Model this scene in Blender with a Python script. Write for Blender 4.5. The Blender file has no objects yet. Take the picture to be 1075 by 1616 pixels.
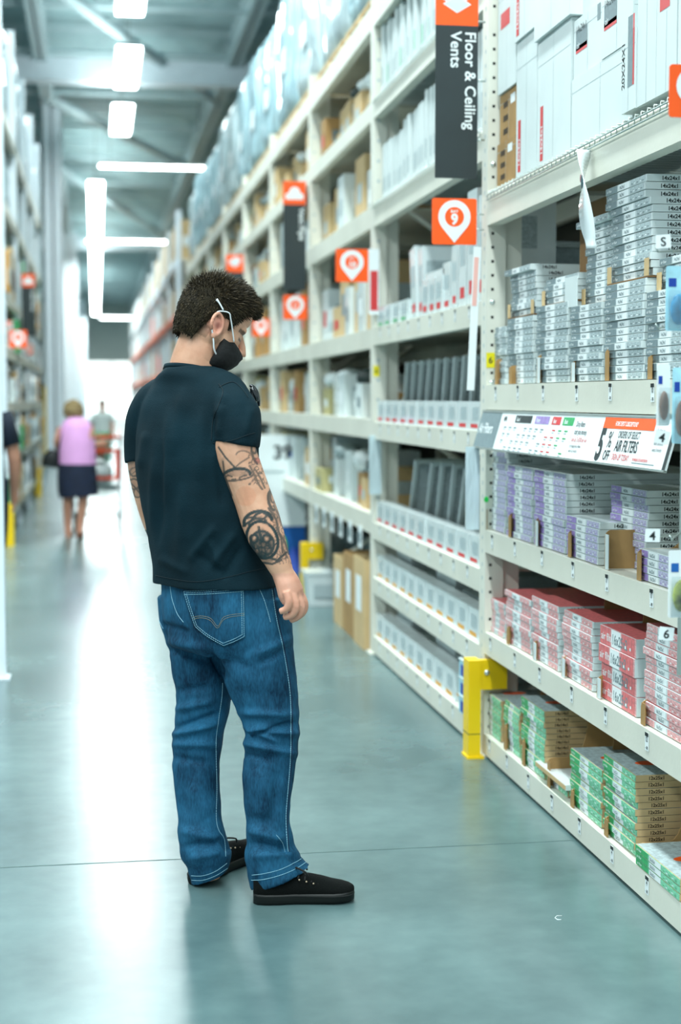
import bpy, bmesh, math, random
from mathutils import Vector, Matrix, Euler, noise
from mathutils.bvhtree import BVHTree
R_ = math.radians
random.seed(11)
scene = bpy.context.scene
# ------------------------------------------------------------------ camera
F_PX, CX, CY, CAM_H = 2400.0, 537.5, 808.0, 1.45
VX, VY = 150.0, 628.0
PHI = math.atan((CY-VY)/F_PX)
TH = math.atan((CX-VX)/F_PX*math.cos(PHI))
CF = Vector((math.sin(TH)*math.cos(PHI), math.cos(TH)*math.cos(PHI), -math.sin(PHI)))
CR = Vector((math.cos(TH), -math.sin(TH), 0))
CU = CR.cross(CF)
CO = Vector((0, 0, CAM_H))
cam_d = bpy.data.cameras.new('camera')
cam = bpy.data.objects.new('camera', cam_d)
scene.collection.objects.link(cam)
cam.location = CO
cam.rotation_euler = Matrix((CR, CU, -CF)).transposed().to_euler()
cam_d.sensor_fit = 'VERTICAL'; cam_d.sensor_height = 36.0
cam_d.lens = F_PX/1616*36
cam_d.clip_end = 400
cam_d.dof.use_dof = True
cam_d.dof.focus_distance = 4.42
cam_d.dof.aperture_fstop = 2.0
scene.camera = cam
# ------------------------------------------------------------------ view, world
vs = scene.view_settings
vs.view_transform = 'Standard'; vs.look = 'None'; vs.gamma = 1.0
vs.exposure = 0.54
vs.use_curve_mapping = False
w = bpy.data.worlds.new('world'); scene.world = w; w.use_nodes = True
bg = w.node_tree.nodes['Background']
bg.inputs[0].default_value = (0.70, 0.90, 0.98, 1)
bg.inputs[1].default_value = 0.5
LAMP_STRENGTH = 14.0

def area(name, loc, sx, sy, power, rot=(0, 0, 0), col=(0.87, 0.99, 1.0)):
    l = bpy.data.lights.new(name, 'AREA'); l.shape = 'RECTANGLE'
    l.size = sx; l.size_y = sy; l.energy = power; l.color = col
    o = bpy.data.objects.new(name, l); scene.collection.objects.link(o)
    o.location = loc; o.rotation_euler = rot
    return o
# strip lamps over the near aisle, hung from the roof (outside the frame, above and behind the viewer)
area('strip_area_light', (0.45, 3.0, 7.0), 0.5, 9.0, 420)
area('strip_area_light', (0.45, -5.0, 7.0), 0.5, 6.0, 330)
area('strip_area_light', (-5.0, 3.0, 7.0), 0.5, 14.0, 660)
area('strip_area_light', (0.45, 12.5, 7.0), 0.5, 7.0, 420)
area('strip_area_light', (-5.0, 18, 7.0), 0.5, 12.0, 420)
for yy, pw in ((27, 190), (42, 330), (60, 600), (80, 900), (100, 1000)):  # extra area lights added below the far strips to brighten the far aisle
    area('strip_area_light', (0.3, yy, 6.9), 0.5, 12.0, pw)
for yy in (16, 30, 46, 66, 90):  # upward fill lights, added to brighten the ceiling
    area('ceiling_fill_light', (0.3, yy, 7.15), 0.5, 12.0, 110, (math.pi, 0, 0))

# ------------------------------------------------------------------ pixel rays
def ray(px, py): return CF*F_PX + CR*(px-CX) + CU*(CY-py)
def atY(px, py, Y):
    d = ray(px, py); return CO + d*(Y/d.y)
def atX(px, py, X):
    d = ray(px, py); return CO + d*(X/d.x)
def ground(px, py, z=0):
    d = ray(px, py); return CO + d*((z-CAM_H)/d.z)
def proj(p):
    v = Vector(p)-CO; k = v.dot(CF)
    return CX + F_PX*v.dot(CR)/k, CY - F_PX*v.dot(CU)/k

# ------------------------------------------------------------------ materials
def lin(c):
    if isinstance(c, str):
        c = [int(c[i:i+2], 16)/255 for i in (0, 2, 4)]
    return tuple((x/12.92 if x <= 0.04045 else ((x+0.055)/1.055)**2.4) for x in c) + (1,)
MATS = {}
def mat(name, col, rough=0.5, metal=0.0, var=0.0, vscale=8.0, bump=0.0, bscale=40.0, coat=0.0, emit=None, es=0, spec=None, trans=0.0, alpha=1.0, stretch=None):
    if name in MATS: return MATS[name]
    m = bpy.data.materials.new(name); m.use_nodes = True
    nt = m.node_tree; b = nt.nodes['Principled BSDF']
    c = lin(col)
    b.inputs['Base Color'].default_value = c
    b.inputs['Roughness'].default_value = rough
    b.inputs['Metallic'].default_value = metal
    b.inputs['Coat Weight'].default_value = coat
    if spec is not None: b.inputs['Specular IOR Level'].default_value = spec
    b.inputs['Transmission Weight'].default_value = trans
    b.inputs['Alpha'].default_value = alpha
    tc = nt.nodes.new('ShaderNodeTexCoord')
    src = tc.outputs['Object']
    if stretch:
        mp = nt.nodes.new('ShaderNodeMapping'); mp.inputs['Scale'].default_value = stretch
        nt.links.new(src, mp.inputs[0]); src = mp.outputs[0]
    n = nt.nodes.new('ShaderNodeTexNoise'); n.inputs['Scale'].default_value = vscale
    n.inputs['Detail'].default_value = 4
    nt.links.new(src, n.inputs['Vector'])
    mx = nt.nodes.new('ShaderNodeMix'); mx.data_type = 'RGBA'
    v = var if var else 0.04
    mx.inputs[6].default_value = tuple(x*(1-v) for x in c[:3])+(1,)
    mx.inputs[7].default_value = tuple(min(1, x*(1+v)) for x in c[:3])+(1,)
    rp = nt.nodes.new('ShaderNodeMapRange'); rp.inputs[1].default_value = 0.3; rp.inputs[2].default_value = 0.7
    nt.links.new(n.outputs['Fac'], rp.inputs[0]); nt.links.new(rp.outputs[0], mx.inputs[0])
    nt.links.new(mx.outputs[2], b.inputs['Base Color'])
    if bump:
        n2 = nt.nodes.new('ShaderNodeTexNoise'); n2.inputs['Scale'].default_value = bscale
        n2.inputs['Detail'].default_value = 3
        nt.links.new(src, n2.inputs['Vector'])
        bp = nt.nodes.new('ShaderNodeBump'); bp.inputs['Strength'].default_value = bump
        bp.inputs['Distance'].default_value = 0.01
        nt.links.new(n2.outputs['Fac'], bp.inputs['Height']); nt.links.new(bp.outputs[0], b.inputs['Normal'])
    if emit is not None:
        b.inputs['Emission Color'].default_value = lin(emit); b.inputs['Emission Strength'].default_value = es
    MATS[name] = m
    return m

M_BEIGE = mat('beige_steel', 'dad9cb', 0.42, var=0.06, vscale=3, bump=0.05, bscale=60)
M_BEIGE2 = mat('pale_steel_post', 'dddccf', 0.42, var=0.06, vscale=3)
M_HOLE = mat('hole_dark', '0a100c', 0.9)
M_WIRE = mat('zinc_wire', 'b8c4c0', 0.3, 0.7)
M_BOLT = mat('zinc_bolt', 'dfe8e6', 0.25, 0.8)
M_WHITE = mat('white_card', 'd3dddc', 0.5, var=0.04, vscale=5)
M_WHITE_G = mat('white_gloss', 'dbe5e5', 0.25, coat=0.3)
M_CARD = mat('brown_cardboard', 'a5814f', 0.75, var=0.12, vscale=10, bump=0.1)
M_CARD_D = mat('dark_cardboard', '7a5a34', 0.8, var=0.15, vscale=8, bump=0.1)
M_TAN = mat('tan_cardboard', 'c7ab7d', 0.75, var=0.08, vscale=7)
M_INK = mat('black_ink', '0c1a1a', 0.6)
M_GREYINK = mat('grey_ink', '75878b', 0.5, var=0.1, vscale=60)
M_LGREY = mat('pale_grey_ink', 'a9b8ba', 0.45, var=0.3, vscale=90, stretch=(1, 1, 3))
M_ORANGE = mat('orange_print', 'ff5a0a', 0.4)
M_RED = mat('red_print', 'd33a3c', 0.45)
M_SIGNBLK = mat('black_sign', '1f2c2e', 0.5, var=0.1)
M_SIGNWHT = mat('white_sign', 'e9f0f0', 0.45)
M_YELLOW = mat('yellow_paint', 'f5cc00', 0.4, var=0.06, vscale=4)
M_GREENINK = mat('green_print', '2fa35f', 0.45, var=0.15, vscale=60)
M_PURPLE = mat('purple_print', '9a84c0', 0.45, var=0.2, vscale=60)
M_LILAC = mat('lilac_print', 'b6b3cf', 0.4, var=0.3, vscale=70, stretch=(1, 1, 3))
M_PINK = mat('pink_print', 'e0a6a6', 0.4, var=0.3, vscale=70, stretch=(1, 1, 3))
M_REDP = mat('red_pack_print', 'd86f70', 0.4, var=0.2, vscale=70)
M_MINT = mat('mint_print', '7ccaa4', 0.35, var=0.35, vscale=60, stretch=(1, 1, 4))
M_LIME = mat('lime_print', 'a9c23a', 0.4, var=0.3, vscale=60, stretch=(1, 1, 4))
M_BLUE = mat('blue_plastic', '1f63b0', 0.35)
M_NAVY = mat('royal_blue_card', '0d3fa0', 0.5)
M_GRILLE = mat('grey_grille', 'b3c1c2', 0.4, 0.3)
M_DARK = mat('dark_metal', '26332f', 0.5)
M_WRAP = mat('shrink_wrap', 'a6c6cf', 0.18, var=0.35, vscale=3.0, bump=1.0, bscale=9, coat=1.0, stretch=(3, 3, 0.5))
M_WRAP2 = mat('clear_wrap_white', 'c3d6da', 0.15, var=0.3, vscale=3.0, bump=1.0, bscale=12, coat=1.0, stretch=(3, 3, 0.6))
M_LAMP = mat('lamp_diffuser', 'ffffff', 0.5, emit='f4ffff', es=LAMP_STRENGTH)
M_CEILFILL = mat('ceiling_fill_glow', 'ffffff', 0.5, emit='e6ffff', es=2.0)  # glow for the added panels that light the ceiling
M_LAMPBODY = mat('lamp_housing', 'd8e4e4', 0.5)
M_ROOFST = mat('white_roof_steel', 'b5c8cb', 0.6, var=0.05)
M_COLUMN = mat('white_painted_steel', 'e6f0f6', 0.5, var=0.03)
M_BROWNINK = mat('brown_ink', '3a2a14', 0.7)
M_GREENDOT = mat('green_sticker', '19e05a', 0.5)
M_SHELFSHADE = mat('shelf_shade', '2a2a1e', 0.8, var=0.3, vscale=3)  # dark colour standing in for the shade deep inside the shelves

# ------------------------------------------------------------------ mesh builder
class MB:
    def __init__(s): s.v = []; s.f = []; s.mi = []; s.mats = []; s.sm = []
    def m(s, mt):
        if mt not in s.mats: s.mats.append(mt)
        return s.mats.index(mt)
    def add(s, vs, fs, mt, smooth=False):
        o = len(s.v); s.v += [tuple(v) for v in vs]; k = s.m(mt)
        for f in fs: s.f.append(tuple(i+o for i in f)); s.mi.append(k); s.sm.append(smooth)
    def box(s, lo, hi, mt, M=None):
        x0, y0, z0 = lo; x1, y1, z1 = hi
        vs = [Vector(p) for p in ((x0,y0,z0),(x1,y0,z0),(x1,y1,z0),(x0,y1,z0),(x0,y0,z1),(x1,y0,z1),(x1,y1,z1),(x0,y1,z1))]
        if M is not None: vs = [M @ v for v in vs]
        s.add(vs, [(3,2,1,0),(4,5,6,7),(0,1,5,4),(1,2,6,5),(2,3,7,6),(3,0,4,7)], mt)
    def cbox(s, c, d, mt, M=None):
        s.box([c[i]-d[i]/2 for i in range(3)], [c[i]+d[i]/2 for i in range(3)], mt, M)
    def tube(s, pts, rad, mt, n=8, caps=True, smooth=True, ref=None):
        pts = [Vector(p) for p in pts]
        if not isinstance(rad, (list, tuple)): rad = [rad]*len(pts)
        rings = []
        pr = None
        for i, p in enumerate(pts):
            t = (pts[min(i+1, len(pts)-1)] - pts[max(i-1, 0)]).normalized()
            if pr is None:
                r0 = Vector(ref) if ref else (Vector((0,0,1)) if abs(t.z) < 0.9 else Vector((1,0,0)))
            else: r0 = pr
            u = (r0 - t*r0.dot(t)).normalized(); pr = u
            w_ = t.cross(u)
            ra = rad[i]; a, b = (ra if isinstance(ra, (list, tuple)) else (ra, ra))
            rings.append([p + u*(a*math.cos(2*math.pi*k/n)) + w_*(b*math.sin(2*math.pi*k/n)) for k in range(n)])
        vs = [v for r in rings for v in r]; fs = []
        for i in range(len(pts)-1):
            for k in range(n):
                k2 = (k+1) % n
                fs.append((i*n+k, i*n+k2, (i+1)*n+k2, (i+1)*n+k))
        if caps:
            fs.append(tuple(range(n-1, -1, -1))); fs.append(tuple((len(pts)-1)*n+k for k in range(n)))
        s.add(vs, fs, mt, smooth)
    def rings(s, rings, mt, smooth=True, caps=True):
        n = len(rings[0]); vs = [v for r in rings for v in r]; fs = []
        for i in range(len(rings)-1):
            for k in range(n):
                k2 = (k+1) % n
                fs.append((i*n+k, i*n+k2, (i+1)*n+k2, (i+1)*n+k))
        if caps:
            fs.append(tuple(range(n-1, -1, -1))); fs.append(tuple((len(rings)-1)*n+k for k in range(n)))
        s.add(vs, fs, mt, smooth)
    def ball(s, c, r, mt, n=12, M=None):
        c = Vector(c); r = r if isinstance(r, (list, tuple)) else (r, r, r)
        rg = []
        for i in range(1, n//2+2):
            a = -math.pi/2 + math.pi*(i-0.5)/(n//2+1)
            ring = []
            for k in range(n):
                b = 2*math.pi*k/n
                p = Vector((r[0]*math.cos(a)*math.cos(b), r[1]*math.cos(a)*math.sin(b), r[2]*math.sin(a)))
                ring.append(c + (M @ p if M is not None else p))
            rg.append(ring)
        s.rings(rg, mt)
    def text(s, txt, org, ux, uy, size, mt, bold=0.0, lift=0.0, squeeze=1.0, align='LEFT', ls=1.0, thick=0.0):
        vs, fs = text_geo(txt, bold, align, ls)
        ux = Vector(ux).normalized(); uy = Vector(uy).normalized(); nn = ux.cross(uy); o = Vector(org) + nn*lift
        s.add([o + ux*(x*size*squeeze) + uy*(y*size) for x, y in vs], fs, mt)
    def quad(s, org, ux, uy, w_, h_, mt, lift=0.0):
        ux = Vector(ux).normalized(); uy = Vector(uy).normalized(); nn = ux.cross(uy); o = Vector(org) + nn*lift
        s.add([o, o+ux*w_, o+ux*w_+uy*h_, o+uy*h_], [(0,1,2,3)], mt)
    def poly(s, pts2, org, ux, uy, mt, lift=0.0):
        ux = Vector(ux).normalized(); uy = Vector(uy).normalized(); nn = ux.cross(uy); o = Vector(org) + nn*lift
        s.add([o+ux*a+uy*b for a, b in pts2], [tuple(range(len(pts2)))], mt)
    def mesh(s, name):
        me = bpy.data.meshes.new(name); me.from_pydata(s.v, [], s.f)
        for mt in s.mats: me.materials.append(mt)
        me.polygons.foreach_set('material_index', s.mi)
        me.polygons.foreach_set('use_smooth', s.sm)
        me.update()
        return me
    def build(s, name, parent=None, loc=(0,0,0), rot=(0,0,0)):
        o = bpy.data.objects.new(name, s.mesh(name)); scene.collection.objects.link(o)
        o.location = loc; o.rotation_euler = rot
        if parent is not None: o.parent = parent
        return o
_tc = {}
def text_geo(txt, bold, align, ls):
    k = (txt, bold, align, ls)
    if k in _tc: return _tc[k]
    cu = bpy.data.curves.new('t', 'FONT'); cu.body = txt; cu.size = 1; cu.offset = bold; cu.align_x = align
    cu.space_line = ls; cu.resolution_u = 3
    o = bpy.data.objects.new('t', cu)
    me = bpy.data.meshes.new_from_object(o)
    vs = [(v.co.x, v.co.y) for v in me.vertices]
    fs = []
    for p in me.polygons:
        ids = list(p.vertices)
        if p.normal.z < 0: ids.reverse()
        fs.append(tuple(ids))
    bpy.data.meshes.remove(me); bpy.data.objects.remove(o); bpy.data.curves.remove(cu)
    _tc[k] = (vs, fs)
    return _tc[k]
def tag(o, label=None, cat=None, group=None, kind=None):
    if label: o['label'] = label
    if cat: o['category'] = cat
    if group: o['group'] = group
    if kind: o['kind'] = kind
    return o
def empty(name, loc=(0,0,0), rz=0, label=None, cat=None, group=None):
    o = bpy.data.objects.new(name, None); scene.collection.objects.link(o)
    o.location = loc; o.rotation_euler = (0,0,rz); o.empty_display_size = 0.1
    return tag(o, label, cat, group)
def clone(src, loc, rot=None, label=None, group=None):
    o = src.copy(); scene.collection.objects.link(o); o.location = loc
    if rot is not None: o.rotation_euler = rot
    if label: o['label'] = label
    if group: o['group'] = group
    return o
ORD = ['zeroth','first','second','third','fourth','fifth','sixth','seventh','eighth','ninth','tenth','eleventh','twelfth','thirteenth','fourteenth','fifteenth','sixteenth','seventeenth','eighteenth','nineteenth','twentieth','twenty-first','twenty-second']+['twenty-'+x for x in ('third','fourth','fifth','sixth','seventh','eighth','ninth')]+['thirtieth']+['thirty-'+x for x in ('first','second','third','fourth','fifth','sixth','seventh','eighth','ninth')]
NX, NY, NZ = Vector((1,0,0)), Vector((0,1,0)), Vector((0,0,1))

# ------------------------------------------------------------------ the setting
XF = 1.541           # aisle face of the right-hand racking
POSTS = [3.47, 5.96, 8.46, 10.97, 13.48, 15.98, 18.48, 20.98, 23.48, 25.98]
# floor
fm = bpy.data.materials.new('polished_concrete'); fm.use_nodes = True
nt = fm.node_tree; b = nt.nodes['Principled BSDF']
tc = nt.nodes.new('ShaderNodeTexCoord')
def nz(scale, detail=5, st=None):
    n = nt.nodes.new('ShaderNodeTexNoise'); n.inputs['Scale'].default_value = scale; n.inputs['Detail'].default_value = detail
    if st:
        mp = nt.nodes.new('ShaderNodeMapping'); mp.inputs['Scale'].default_value = st
        nt.links.new(tc.outputs['Object'], mp.inputs[0]); nt.links.new(mp.outputs[0], n.inputs['Vector'])
    else: nt.links.new(tc.outputs['Object'], n.inputs['Vector'])
    return n
n1 = nz(1.1, 6); n2 = nz(9, 5); n3 = nz(0.5, 2)
cr = nt.nodes.new('ShaderNodeValToRGB')
cr.color_ramp.elements[0].position = 0.30; cr.color_ramp.elements[0].color = lin('435b5c')
cr.color_ramp.elements[1].position = 0.72; cr.color_ramp.elements[1].color = lin('6b8585')
mxf = nt.nodes.new('ShaderNodeMath'); mxf.operation = 'MULTIPLY_ADD'; mxf.inputs[1].default_value = 0.3
nt.links.new(n2.outputs['Fac'], mxf.inputs[0])
sc_ = nt.nodes.new('ShaderNodeMath'); sc_.operation = 'MULTIPLY'; sc_.inputs[1].default_value = 0.7
nt.links.new(n1.outputs['Fac'], sc_.inputs[0]); nt.links.new(sc_.outputs[0], mxf.inputs[2])
nt.links.new(mxf.outputs[0], cr.inputs[0]); nt.links.new(cr.outputs[0], b.inputs['Base Color'])
rr = nt.nodes.new('ShaderNodeMapRange'); rr.inputs[3].default_value = 0.20; rr.inputs[4].default_value = 0.31
nt.links.new(n3.outputs['Fac'], rr.inputs[0]); nt.links.new(rr.outputs[0], b.inputs['Roughness'])
b.inputs['Specular IOR Level'].default_value = 0.65
bp = nt.nodes.new('ShaderNodeBump'); bp.inputs['Strength'].default_value = 0.06; bp.inputs['Distance'].default_value = 0.01
nt.links.new(n2.outputs['Fac'], bp.inputs['Height']); nt.links.new(bp.outputs[0], b.inputs['Normal'])
m = MB(); m.box((-30, -12, -0.2), (30, 125, 0), fm)
fl = tag(m.build('floor'), kind='structure')
M_JOINT = mat('saw_cut_joint', '4c6462', 0.8)
m = MB()
for yy in (4.72, 10.7, 16.7): m.box((-12, yy-0.0025, 0.0), (XF, yy+0.0025, 0.0008), M_JOINT)
tag(m.build('trim_1'), kind='structure')
m = MB(); q0 = [ground(*p_) + Vector((0, 0, .0012)) for p_ in ((887, 1446), (879, 1446), (876, 1449), (880, 1452), (886, 1452))]; m.tube(q0, 0.0014, MATS['white_gloss'], 5)
tag(m.build('trim_2'), kind='structure')
# roof deck with girders and purlins as its parts
M_DECK = mat('roof_deck', 'a9c2c4', 0.6, var=0.15, vscale=0.5, bump=0.0)
CZ = 8.6
m = MB()
m.box((-30, 2, CZ+0.1), (30, 125, CZ+0.2), M_DECK)
for i in range(200): m.box((-30, 16+i*0.55, CZ+0.03), (30, 16+i*0.55+0.25, CZ+0.1), M_DECK)
ceil = tag(m.build('ceiling'), kind='structure')
def girder(x, y0, y1, z):
    m = MB(); m.box((x-0.13, y0, z), (x+0.13, y1, z+0.03), M_ROOFST); m.box((x-0.02, y0, z), (x+0.02, y1, z+0.5), M_ROOFST)
    m.box((x-0.13, y0, z+0.47), (x+0.13, y1, z+0.5), M_ROOFST); m.build('girder', ceil)
girder(-0.95, 12, 118, 7.9); girder(2.75, 12, 118, 7.9)
for k, y in enumerate([16, 19.5, 23, 26.5, 30, 34, 38, 43, 48, 54, 60, 67, 75, 84, 94, 105]):
    m = MB()
    for z in (8.0, 8.42): m.box((-14, y-0.05, z), (14, y+0.05, z+0.06), M_ROOFST)
    for i in range(28):
        x = -14+i
        m.tube([(x, y, 8.03), (x+0.5, y, 8.45), (x+1, y, 8.03)], 0.015, M_ROOFST, 4)
    m.build('purlin_joist', ceil)
for (x0, y0, x1, y1, z) in ((-1.0, 24, 2.75, 34, 7.95), (2.75, 24, -1.0, 14, 7.95), (-1.0, 44, 2.75, 62, 7.95), (2.75, 44, -1.0, 34, 7.95)):
    m = MB(); m.tube([(x0, y0, z), (x1, y1, z)], 0.12, M_ROOFST, 4); m.build('cross_brace', ceil)
for y in (30.5, 64): 
    m = MB(); m.box((-12, y-0.2, 7.55), (12, y+0.2, 8.0), M_COLUMN); m.build('main_beam', ceil)
# far end of the shop: a pale wall with a wide daylight opening
M_FARWALL = mat('far_wall', 'dfe6df', 0.7, var=0.05, vscale=0.4)
m = MB()
m.box((-30, 118, 0), (-3.2, 118.4, CZ+0.1), M_FARWALL); m.box((3.4, 118, 0), (30, 118.4, CZ+0.1), M_FARWALL)
m.box((-3.2, 118, 4.2), (3.4, 118.4, CZ+0.1), M_FARWALL)
tag(m.build('wall_back'), kind='structure')
M_DAY = mat('daylight_glass', 'ffffff', 0.3, emit='f2fffb', es=1.3)
m = MB(); m.box((-3.2, 118.1, 0), (3.4, 118.2, 4.2), M_DAY)
dd = tag(m.build('door_1'), kind='structure')
m = MB()
for x in (-3.2, -1.0, 1.2, 3.3): m.box((x, 118.0, 0), (x+0.12, 118.1, 4.2), M_COLUMN)
m.box((-3.2, 118.0, 2.4), (3.4, 118.1, 2.55), M_COLUMN); m.build('door_frame', dd)
# steel columns
for i, (x, y, w_, hgt) in enumerate(((-0.88, 35, 0.42, 8.0), (-0.92, 62, 0.6, 8.0), (-0.9, 104, 0.75, 8.0))):
    c = empty('steel_column', (x, y, 0), label='white steel roof column, %s of the row down the aisle' % ('nearest' , 'middle one', 'farthest and slimmest')[i], cat='column')
    m = MB(); h = w_/2
    m.box((-h, -h, 0), (h, -h+0.03, hgt), M_COLUMN); m.box((-h, h-0.03, 0), (h, h, hgt), M_COLUMN); m.box((-0.02, -h, 0), (0.02, h, hgt), M_COLUMN)
    m.box((-h, -h, 0), (-h+0.02, h, hgt), M_COLUMN); m.box((h-0.02, -h, 0), (h, h, hgt), M_COLUMN)
    m.build('shaft', c)
    m = MB(); m.box((-h-0.08, -h-0.08, 0), (h+0.08, h+0.08, 0.03), M_ROOFST); m.build('base_plate', c)
    if i == 0:
        m = MB(); m.box((-h-0.03, -h-0.03, hgt-0.06), (h+0.03, h+0.03, hgt+0.06), mat('dull_red', '9a5a66', 0.5)); m.build('cap_plate', c)
# ceiling strip lights
def strip(x, y, z, L, W, along, label, group='ceiling strip lights down the aisle'):
    e = empty('strip_light', (x, y, z), label=label, cat='ceiling light', group=group)
    a, b_ = (W/2, L/2) if along else (L/2, W/2)
    m = MB(); m.box((-a, -b_, 0.03), (a, b_, 0.1), M_LAMPBODY); m.build('housing', e)
    m = MB(); m.box((-a+0.02, -b_+0.02, 0), (a-0.02, b_-0.02, 0.035), M_LAMP); m.build('diffuser', e)
    m = MB(); m.box((-a+0.06, -b_+0.06, 0.1), (a-0.06, b_-0.06, 0.11), M_CEILFILL); m.build('fill_panel', e)  # glowing panel added on top to light the ceiling
    for q in (-0.8, 0.8):
        dx, dy = (0, q*b_) if along else (q*a, 0)
        m = MB(); m.tube([(dx, dy, 0.1), (dx, dy, CZ+0.1-z)], 0.006, M_DARK, 4); m.build('hanging_wire', e)
zl = 7.0
names = ['nearest, cut by the top of the picture', 'second from the top of the picture', 'third from the top of the picture']
for i, (pxm, pa, pb) in enumerate(((208, -60, 25), (201, 76, 140), (192, 167, 213))):
    a = ground(pxm, pa, zl); b_ = ground(pxm, pb, zl)
    strip((a.x+b_.x)/2, (a.y+b_.y)/2, zl, b_.y-a.y, 0.42, True, 'lengthwise ceiling strip light, '+names[i])
for i, (pa, pb) in enumerate(((288, 343), (345, 395), (397, 447), (450, 482), (485, 497))):
    a = ground(151, pa, zl); b_ = ground(151, pb, zl)
    strip((a.x+b_.x)/2, (a.y+b_.y)/2, zl, b_.y-a.y, 0.42, True, 'far lengthwise ceiling strip light, %s in the column of bright lamps' % (ORD[i+1]+' from the top'))
for pa, pb, py, W, lab in ((156, 332, 265, 0.25, 'ceiling strip light set crosswise, nearest of the crosswise ones'), (158, 210, 502, 0.7, 'short crosswise ceiling light low in the far distance'), (136, 300, 388, 0.35, 'wide crosswise ceiling light beyond the column of lamps')):
    a = ground(pa, py, zl); b_ = ground(pb, py, zl)
    strip((a.x+b_.x)/2, (a.y+b_.y)/2+(1.2 if py == 388 else 0), zl+(0.25 if py == 388 else 0), b_.x-a.x, W, False, lab)
# ------------------------------------------------------------------ pallet racking
def post_mb(fine=True, hgt=4.3, guard=False):
    m = MB()
    m.box((0, -0.045, 0), (0.076, 0.045, hgt), M_BEIGE2)
    m.box((0.08, -0.03, 0), (0.145, 0.035, hgt), M_BEIGE2)
    n = int((hgt if not fine else 3.3)/0.055)
    for k in range(n if fine else 0):
        z = 0.12+k*0.055
        if int(k) % 14 == 9: continue
        m.box((0.017, -0.0456, z-0.0055), (0.028, -0.0450, z+0.0055), M_HOLE)
        m.box((-0.0005, -0.008, z-0.009), (0.0, 0.004, z+0.006), M_LGREY)
    if not fine:
        for k in range(int(hgt/0.11)):
            z = 0.12+k*0.11; m.box((0.02, -0.0456, z-0.008), (0.036, -0.0450, z+0.008), M_LGREY)
    return m
def upright(rack, y, fine):
    m = post_mb(fine, 6.0 if fine else 3.75); u = m.build('upright', rack, (XF, y, 0))
    m = MB(); m.box((0.95, -0.04, 0), (1.03, 0.04, 6.0 if fine else 3.75), M_BEIGE2)
    z = 0.2; s = 1
    while z < (5.2 if fine else 3.0):
        m.tube([(0.13, 0, z), (0.95, 0, z+0.55)] if s > 0 else [(0.95, 0, z), (0.13, 0, z+0.55)], 0.018, M_BEIGE, 4); z += 0.6; s = -s
    m.build('rear_post', u)
    m = MB(); m.box((-0.02, -0.07, 0), (0.16, 0.07, 0.008), M_BEIGE2); m.build('foot_plate', u)
    if fine:
        for z in (2.37, 1.83, 1.51, 0.44, 0.9):
            m = MB(); m.ball((0.022, -0.047, z), (0.011, 0.007, 0.011), M_BOLT, 10); m.build('bolt', u)
    return u
def beam(rack, ya, yb, zt, zb, wire=False, lip=True):
    m = MB()
    t = zt-zb
    prof = [(0.0, zb), (0.045, zb), (0.045, zt-0.012), (0.02, zt-0.012), (0.02, zt), (0.0, zt)] if not wire else [(0.0, zb), (0.05, zb), (0.05, zt-0.01), (0.022, zt-0.01), (0.022, zt), (0.010, zt), (0.0, zt-0.012)]
    r1 = [Vector((x, ya, z)) for x, z in prof]; r2 = [Vector((x, yb, z)) for x, z in prof]
    m.rings([r1, r2], M_BEIGE, smooth=False)
    bo = m.build('shelf_beam', rack, (XF, 0, 0))
    m = MB(); m.box((0.95, ya, zb), (1.0, yb, zt-0.02), M_BEIGE); m.build('rear_beam', bo, (0, 0, 0))
    if wire:
        m = MB(); n = int((yb-ya)/0.05)
        for k in range(n+1):
            y = ya+0.02+k*(yb-ya-0.04)/n
            m.tube([(1.0, y, zt+0.004), (-0.004, y, zt+0.004), (-0.006, y, zt-0.028)], 0.0028, M_WIRE, 5)
        for x, z in ((-0.0095, zt-0.01), (-0.0095, zt-0.028), (0.06, zt+0.008), (0.3, zt+0.008), (0.6, zt+0.008)):
            m.tube([(x, ya+0.01, z), (x, yb-0.01, z)], 0.003, M_WIRE, 5)
        m.build('wire_deck', rack, (XF, 0, 0))
    else:
        m = MB(); m.box((0.02, ya, zt-0.012), (0.98, yb, zt), M_BEIGE); m.build('shelf_deck', rack, (XF, 0, 0))
    return bo
def shade_panel(rack, ya, yb, zt):
    m = MB(); m.box((1.035, ya, 0.1), (1.05, yb, zt), M_SHELFSHADE); m.build('shade_panel', rack, (XF, 0, 0))  # dark sheet added for the shaded depth behind the goods
LV1 = [(0.094, 0.012, 0), (0.509, 0.421, 0), (0.922, 0.832, 0), (1.501, 1.404, 0), (2.254, 2.13, 1), (3.32, 3.2, 1)]
LV2 = [(0.106, 0.012, 0), (0.44, 0.35, 0), (0.753, 0.66, 0), (1.315, 1.22, 0), (1.838, 1.743, 0), (2.52, 2.397, 1), (3.09, 2.99, 1), (3.62, 3.49, 0)]
LV3 = [(0.79, 0.68, 0), (1.33, 1.22, 0), (1.84, 1.73, 0), (2.52, 2.4, 0), (3.09, 2.99, 0), (3.62, 3.49, 0)]
POSNAME = ['nearest, holding the air filters', 'second, holding the vents and grilles', 'third, with cartons on the floor', 'fourth, behind the blue display', 'fifth along the aisle', 'sixth along the aisle', 'seventh along the aisle', 'eighth along the aisle', 'ninth and last before the cross aisle']
RACKS = []
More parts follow.
